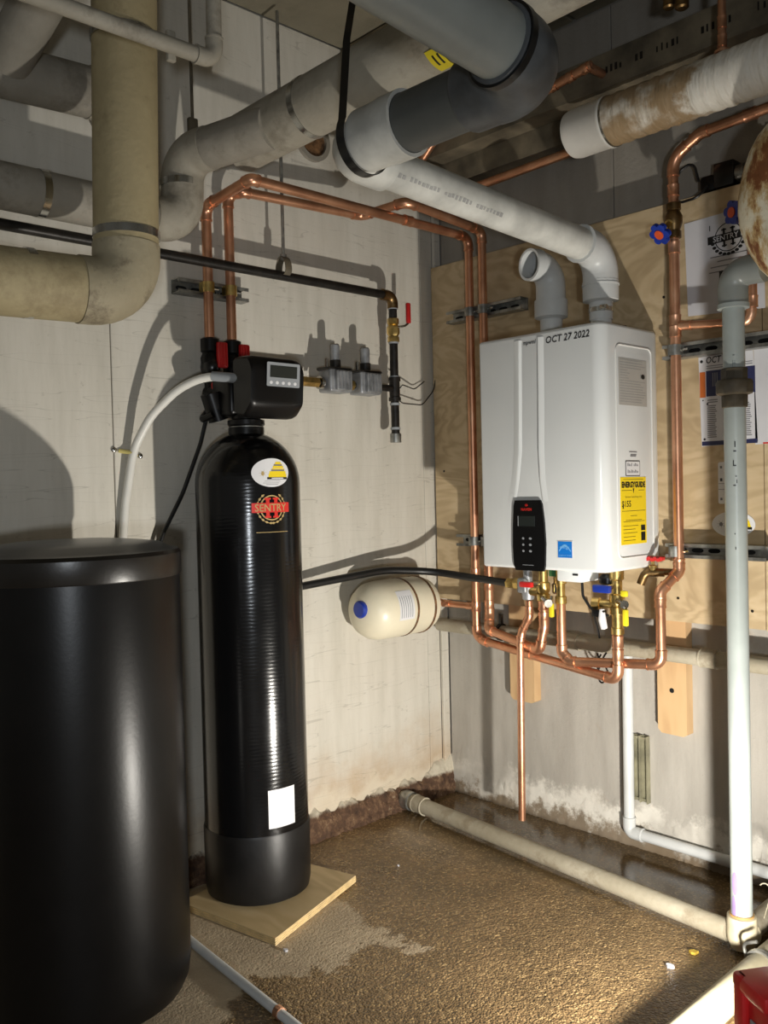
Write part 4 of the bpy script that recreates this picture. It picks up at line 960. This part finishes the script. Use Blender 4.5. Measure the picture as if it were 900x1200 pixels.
coupling(FP, (.115, -.272, .036), (1.272, -.1155, 0), .0262, .05, M['floorpipe'])
FQ = thing('floor_pipe', 'plastic pipe running back from the drain pipe foot toward the back wall', 'floor pipe', (1.311, -.2, 0))
MB().cyl((1.311, -.344, .036), (1.302, -.004, .036), .0262, seg=28).build('pipe_section', M['floorpipe'], FQ)
FR = thing('floor_pipe', 'thicker pale plastic pipe running out of the bottom right corner', 'floor pipe', (1.4, -.8, 0))
MB().cyl((1.405, -.30, .036), (1.400, -2.2, .036), .033, seg=30).build('pipe_section', simple('pale_muddy_pvc', (168, 160, 134), .45, 0, .2, 9, .1, 40), FR)
MB().ring((1.404, -.480, .036), (0, -1, 0), .0325, .038, .012, 28).build('clamp_ring', M['galv'], FR)
MB().tube(dense([(1.372, -.485, .036), (1.362, -.485, .075), (1.395, -.485, .09)], .015), .004, 8).build('clamp_hook', M['galv'], FR)
tag(MB().tube(dense([(1.343, -.35, .16), (1.36, -.34, .18), (1.362, -.34, .13), (1.345, -.335, .075)], .02), .0016, 6).build('loose_wire', M['floorpipe'], None), 'tiny loop of pale wire at the drain pipe foot', 'wire')
SP = thing('floor_pipe', 'slim white plastic tube lying on the dry floor beside the brine tank', 'floor pipe', (.6, -1.33, 0))
MB().cyl((.26, -1.306, .0115), (1.25, -1.372, .0115), .0108, seg=20).build('pipe_section', M['pvcw'], SP)
MB().ring((.722, -1.3368, .0115), V((.99, -.066, 0)), .0105, .0135, .016, 20).build('copper_ring', M['cud'], SP)
# ================================================================== pipes on the back wall
WP = thing('wall_pipe', 'dull beige pipe running level along the back wall below the plywood', 'pipe', (.8, -.07, .60))
MB().cyl((.03, -.0675, .636), (3.0, -.0675, .636), .0235, seg=24).build('pipe_section', M['floorpipe'], WP)
coupling(WP, (.62, -.0675, .636), (1, 0, 0), .0235, .05, M['floorpipe'])
coupling(WP, (1.08, -.0675, .636), (1, 0, 0), .0235, .05, M['floorpipe'])
MB().ring((.318, -.0675, .636), (1, 0, 0), .023, .030, .010, 24).build('ring_hanger', M['black'], WP)
MB().box((.3185, -.0745, .664), (.3275, -.0605, .70)).build('hanger_tab', M['black'], WP)
WC = thing('white_drain', 'white plastic pipe down the back wall turning along the floor', 'drain pipe', (.79, -.03, .02))
pipe_run(WC, [(.790, -.0265, .605), (.787, -.0265, .052), (1.85, -.0265, .050)], .0165, M['pvcw'], .018, M['pvcw'], 1.2, .028)
EC = thing('metal_channel', 'short slotted olive metal channel on the wall beside the white drain', 'channel', (.822, -.01, .15))
MB().box((.796, -.006, .150), (.848, -.0008, .358)).build('back_plate', M['elec'], EC, False)
for x in (.796, .820, .8445): MB().box((x, -.020, .150), (x+.0035, -.006, .358)).build('rib', M['elec'], EC, False)
for z in (.35, .158): MB().box((.7995, -.012, z-.004), (.8445, -.006, z+.004)).build('cross_piece', M['elec'], EC, False)
# wires under the heater
WI = thing('heater_cable', 'black cable hanging from the white box under the heater', 'cable', (.79, -.2, .75))
MB().tube(dense([(.775, -.24, .858), (.777, -.24, .81), (.80, -.235, .775), (.825, -.23, .765), (.86, -.232, .757)], .03), .0042, 8).build('cable', M['tubek'], WI)
MB().rbox((.806, -.243, .752), (.848, -.224, .774), .004).build('plug', M['black'], WI)
MB().tube([(.735, -.12, .735), (.742, -.115, .70), (.748, -.112, .665)], .003, 8).build('tail', M['tubek'], WI)
CB2 = thing('cable_loop', 'looped black cable hanging below the beige wall pipe', 'cable', (.74, -.1, .55))
MB().tube(dense([(.74, -.095, .612), (.725, -.1, .58), (.742, -.1, .545), (.765, -.1, .525), (.768, -.1, .56), (.748, -.1, .60), (.76, -.095, .62)], .02), .0028, 8).build('loop', M['tubek'], CB2)
MB().tube(dense([(.73, -.098, .615), (.74, -.1, .575), (.725, -.1, .55), (.745, -.1, .518), (.752, -.1, .53)], .02), .0028, 8).build('loop', M['tubek'], CB2)
# ================================================================== papers on the plywood
PM = flat((0, -.0562, 0), (1, 0, 0), (0, 0, 1))
def paper(label, pl, mat=None):
    t_ = thing('paper_sheet', label, 'paper', (sum(p[0] for p in pl)/len(pl), -.0562, min(p[1] for p in pl)))
    MB().prism(pl, PM, .0002, .0008).build('sheet', mat or M['paper'], t_, False); return t_
P1 = paper('large printed sheet with a round black logo, top right of the plywood', [(1.026, 1.612), (1.247, 1.600), (1.244, 1.884), (1.018, 1.876)])
mb = MB(); mb.disc(1.148, 1.812, .040, .040, PM, .0009, .0012, 40, .93); mb.disc(1.148, 1.812, .050, .050, PM, .0009, .0012, 40, .93) if False else None
mb.build('logo_ring', M['ink'], P1)
mb = MB()
for k in range(11):
    a = radians(195+k*15); mb.disc(1.148+.047*cos(a), 1.812+.047*sin(a), .006, .0045, PM, .0009, .0012, 10)
mb.grid(1.093, 1.838, 1.0955, 1.853, PM, .0009, .0012, 1)
mb.build('logo_wreath', M['ink'], P1)
mb = MB(); tilt = flat((1.148, -.0562, 1.812), (1, 0, .03), (-.03, 0, 1)); mb.grid(-.060, -.0105, .060, .0115, tilt, .0012, .0015, 1)
for q in (-.0125, .0125): mb.grid(q-.003, -.026, q+.003, .026, tilt, .0012, .0015, 1); mb.grid(q-.007, .020, q+.007, .024, tilt, .0012, .0015, 1); mb.grid(q-.007, -.024, q+.007, -.020, tilt, .0012, .0015, 1)
BN = mb.build('logo_banner', M['ink'], P1)
text_mb('SENTRY II', .021, tilt, 0, 0, .0015, .0018, sx=.98, bold=.0002).build('lettering', M['paper'], BN)
mb = MB()
for v, a, b in ((1.762, 1.095, 1.200), (1.748, 1.115, 1.185), (1.734, 1.095, 1.205), (1.720, 1.090, 1.205)): mb.grid(a, v, b, v+.0028, PM, .0009, .0012, 1)
mb.build('print_lines', M['inkg'], P1)
DR = MB().grid(1.119, 1.625, 1.140, 1.700, PM, .0009, .0012, 1).build('printed_tank', M['panelg'], P1)
MB().grid(1.120, 1.700, 1.139, 1.722, PM, .0012, .0015, 1).build('printed_tank_top', M['ink'], DR)
MB().grid(1.119, 1.621, 1.142, 1.632, PM, .0012, .0015, 1).build('printed_tank_base', M['ink'], DR)
P2 = paper('instruction sheet with orange and navy blocks behind the grey drain pipe', [(1.061, 1.238), (1.222, 1.243), (1.212, 1.500), (1.055, 1.490)])
MB().grid(1.058, 1.376, 1.075, 1.448, PM, .0009, .0012, 1).build('orange_block', M['orp'], P2)
MB().grid(1.077, 1.378, 1.217, 1.450, PM, .0009, .0012, 1).build('navy_block', M['navy'], P2)
MB().grid(1.062, 1.240, 1.221, 1.252, PM, .0009, .0012, 1).build('navy_block', M['navy'], P2)
text_mb('OCT', .026, PM, 1.098, 1.479, .0009, .0012, sx=.8, bold=.0004, shear=.2).build('handwriting', M['ink'], P2)
mb = MB()
for v in (1.462, 1.456): mb.grid(1.078, v, 1.21, v+.002, PM, .0009, .0012, 1)
for i in range(17):
    v = 1.262+i*.0055; mb.grid(1.079, v, 1.108-random.random()*.006, v+.0028, PM, .0009, .0012, 1); mb.grid(1.165, v, 1.207-random.random()*.008, v+.0026, PM, .0009, .0012, 1)
for v in (1.36, 1.366): mb.grid(1.08, v, 1.11, v+.003, PM, .0009, .0012, 1)
mb.build('print_lines', M['inkg'], P2)
mb = MB()
for a, b, q in ((1.064, 1.478, .0045), (1.067, 1.368, .002), (1.080, 1.357, .003), (1.070, 1.258, .0035)): mb.disc(a, b, q, q, PM, .0009, .0012, 12)
mb.build('ink_dots', M['ink'], P2)
mb = MB()
for i in range(3): mb.grid(1.096+i*.006, 1.405, 1.099+i*.006, 1.443, PM, .0012, .0014, 1)
mb.build('white_columns', M['inkg'], P2)
P3 = paper('plain white sheet half hidden at the right picture edge behind the instruction sheet', [(1.215, 1.236), (1.30, 1.236), (1.30, 1.492), (1.214, 1.497)])
MB().grid(1.236, 1.2365, 1.30, 1.2405, PM, .0009, .0012, 1).build('red_edge', M['redp'], P3)
P4 = paper('small upright label card with rounded corners behind the grey drain pipe', rrect(1.108, 1.075, 1.165, 1.192, .006), M['stickw'])
mb = MB()
for v in (1.131, 1.115): mb.grid(1.109, v, 1.164, v+.0014, PM, .0009, .0012, 1)
for v in (1.174, 1.138, 1.14, 1.085): mb.grid(1.114, v, 1.12, v+.007, PM, .0009, .0012, 1)
mb.build('print_lines', M['inkg'], P4)
O2 = thing('oval_sticker', 'white oval sticker on the plywood above the lower right strut', 'sticker', (1.150, -.0562, .98))
MB().disc(1.150, 1.018, .062, .036, PM, .0002, .0008).build('sheet', M['stickw'], O2)
mb = MB()
for k in range(7):
    a = k*2*pi/7+.3; mb.prism([(1.115+.0008*cos(a+1.57), 1.018+.0008*sin(a+1.57)), (1.115+.014*cos(a), 1.018+.013*sin(a)), (1.115-.0008*cos(a+1.57), 1.018-.0008*sin(a+1.57))], PM, .0009, .0012)
mb.disc(1.115, 1.018, .005, .006, PM, .0009, .0014, 12); mb.build('insect_drawing', M['inkg'], O2)
MB().prism([(1.14, 1.011), (1.200, 1.011), (1.196, 1.026), (1.186, 1.040), (1.165, 1.045), (1.148, 1.036), (1.142, 1.022)], PM, .0009, .0012).build('hive_print', M['ylab'], O2)
MB().grid(1.138, 1.004, 1.203, 1.011, PM, .0009, .0013, 1).build('black_base', M['ink'], O2)
# ================================================================== things along the top of the back wall
BM = thing('steel_beam', 'dirty grey steel beam with faded stencil marks along the top of the back wall', 'beam', (1.5, -.17, 2.27))
MB().box((.002, -.200, 2.275), (3.3, -.12, 2.284)).box((.002, -.2, 2.366), (3.3, -.12, 2.375)).box((.002, -.200, 2.284), (3.3, -.190, 2.366)).build('web', M['beam'], BM, False)
MB().box((.002, -.115, 2.20), (3.3, -.002, 2.30)).build('ledger', M['beam'], BM, False)
mb = MB(); bmp = flat((0, -.2003, 0), (1, 0, 0), (0, 0, 1))
for a, n_ in ((.86, 4), (.955, 2), (1.02, 5), (1.15, 6), (1.30, 5)):
    for k in range(n_): mb.grid(a+k*.015, 2.315, a+k*.015+random.uniform(.004, .010), 2.315+random.uniform(.014, .022), bmp, .0001, .0006, 1)
mb.build('stencil_marks', M['iron'], BM)
JO = thing('ceiling_joist', 'dark timber joist just under the ceiling above the steel beam', 'beam', (1.5, -.4, 2.46))
MB().rbox((.002, -.46, 2.475), (3.3, -.40, 2.622), .004, 1).build('joist', M['beam'], JO)
for lb, a, z in (('yellow clip on the steel beam beside the rubber elbow', (.42, -.200, 2.342), 0), ('dull yellow clip hanging on the wall above the long copper pipe', (.262, -.003, 2.23), 1)):
    c_ = thing('yellow_clip', lb, 'clip', a)
    if z: MB().rbox((.252, -.012, 2.20), (.276, -.0008, 2.262), .002).build('clip', simple('dull_yellow', (120, 110, 36), .6), c_)
    else: MB().tube([(.405, -.2065, 2.322), (.43, -.2065, 2.334), (.46, -.2065, 2.348), (.475, -.2065, 2.350)], .0058, 8).build('clip', M['yellow'], c_)
TB = thing('transformer', 'small black transformer sitting on the top edge of the plywood', 'transformer', (1.13, -.04, 1.95))
MB().rbox((1.108, -.060, 1.952), (1.166, -.008, 2.020), .004).build('core', M['black'], TB)
MB().rbox((1.062, -.055, 1.950), (1.110, -.010, 1.998), .012).build('coil', M['blackm'], TB)
MB().cyl((1.166, -.034, 1.984), (1.31, -.034, 1.984), .022, seg=18).build('conduit_nipple', M['galv'], TB)
for k in range(7): MB().ring((1.185+k*.017, -.034, 1.984), (1, 0, 0), .0215, .0245, .006, 16).build('thread_ring', M['galv'], TB)
MB().tube(dense([(1.09, -.058, 1.965), (1.07, -.075, 1.935), (1.02, -.07, 1.935), (.975, -.066, 1.95), (1.0, -.05, 2.03), (1.045, -.05, 2.05), (1.055, -.04, 1.99)], .03), .0038, 8).build('cable', M['tubek'], TB)
TV = thing('brass_manifold', 'cluster of brass valves at the top right picture edge', 'valve', (1.18, -.30, 2.3))
for x, z, q in ((1.115, 2.36, .016), (1.150, 2.345, .018), (1.185, 2.37, .014)):
    MB().lathe([(q*.7, 0), (q, .004), (q, .024), (q*.6, .028), (q*.8, .034), (q*.8, .07)], (x, -.30, z), seg=12).build('valve', M['bronze'], TV)
MB().cyl((1.09, -.30, 2.43), (1.32, -.30, 2.43), .013, seg=14).build('header', M['bronze'], TV)
CS = thing('copper_pipe', 'short copper stub dropping onto the capped jacket at top right', 'copper pipe', (1.255, -.30, 2.19))
MB().cyl((1.255, -.30, 2.197), (1.255, -.30, 2.6235), .0098, seg=14).build('pipe_section', M['cu'], CS)
for z in (2.225, 2.27): coupling(CS, (1.255, -.30, z), (0, 0, 1), .0098, .03, M['cud'])
MB().ring((1.255, -.30, 2.194), (0, 0, 1), .009, .020, .006, 18).build('collar', M['cud'], CS)
CS2 = thing('copper_pipe', 'short copper piece just behind the rubber elbow', 'copper pipe', (.70, -.28, 2.3))
MB().cyl((.70, -.27, 2.300), (.86, -.27, 2.318), .013, seg=14).build('pipe_section', M['cu'], CS2)
MB().cyl((.85, -.272, 2.317), (.85, -.2008, 2.317), .012, seg=14).build('wall_stub', M['cu'], CS2)
for x in (.73, .79, .84): coupling(CS2, (x, -.27, 2.3+(x-.7)*.11), (1, 0, .11), .013, .02, M['cud'])
# ================================================================== work light on the floor
WLm = thing('work_light', 'red work light standing on the floor at the bottom right corner', 'lamp', (1.70, -1.03, 0))
wu = V((.80, -.60, 0)).normalized(); fw = V((-.80, .58, .12)).normalized()
Tm = Matrix.Translation((1.672, -.968, .0008)) @ Matrix.Rotation(radians(148), 4, 'Z') @ Matrix.Diagonal((1, 1, 1.14, 1))
def W(mb): return mb.xf(Tm)
W(MB().rbox((-.050, -.070, 0), (.052, .070, .055), .008, 2)).build('foot', M['blackm'], WLm)
W(MB().rbox((-.046, -.062, .052), (.040, .062, .235), .010, 3)).build('housing', M['red'], WLm)
W(MB().rbox((.028, -.074, .055), (.056, -.056, .262), .006, 2)).build('side_guard', M['red'], WLm)
W(MB().rbox((.028, .056, .055), (.056, .074, .262), .006, 2)).build('side_guard', M['red'], WLm)
W(MB().rbox((-.035, -.074, .236), (.060, .074, .262), .008, 2)).build('top_guard', M['red'], WLm)
W(MB().rbox((.040, -.048, .09), (.0445, .048, .225), .002, 1)).build('lens', M['lens'], WLm)
W(MB().rbox((-.030, .0625, .085), (.020, .0655, .205), .001, 1)).build('grey_inlay', M['panelg'], WLm)
W(MB().rbox((-.049, -.03, .085), (-.045, .045, .205), .001, 1)).build('grey_inlay', M['panelg'], WLm)
W(MB().cyl((.0, -.03, .2625), (.0, -.03, .2645), .008, seg=12)).build('screw_hole', M['hole'], WLm)
# ================================================================== small debris on the wet floor
for lb, (x, y), q, m_ in (('yellow plastic scrap on the wet floor by the drain pipe foot', (1.235, -.475), .012, 'yellow'), ('pale grey pebble of debris left of the drain pipe foot', (1.225, -.57), .010, 'paper'), ('white paint chip on the dry floor patch', (.515, -1.16), .007, 'paper'), ('small white chip on the wet floor near the corner pipe', (.36, -.62), .004, 'paper')):
    mb = MB(); n = 7; pl = [(x+q*random.uniform(.6, 1.3)*cos(2*pi*i/n), y+q*.8*random.uniform(.6, 1.2)*sin(2*pi*i/n)) for i in range(n)]
    mb.prism(pl, lambda a, b, c: V((a, b, c)), .0006, .004+q*.25)
    tag(mb.build('debris_chip', M[m_] if m_ != 'yellow' else simple('ochre_scrap', (190, 160, 60), .6), None, False), lb, 'debris')

for o in col.objects:                      # print and marks far too small to pick apart
    if o.name.split('.')[0] in ('fine_print', 'print_lines', 'stencil_marks', 'marker_strokes', 'logo_wreath', 'laurel', 'printed_line', 'roman_two', 'white_columns', 'dark_band', 'ink_dots', 'insect_drawing'): o['kind'] = 'stuff'
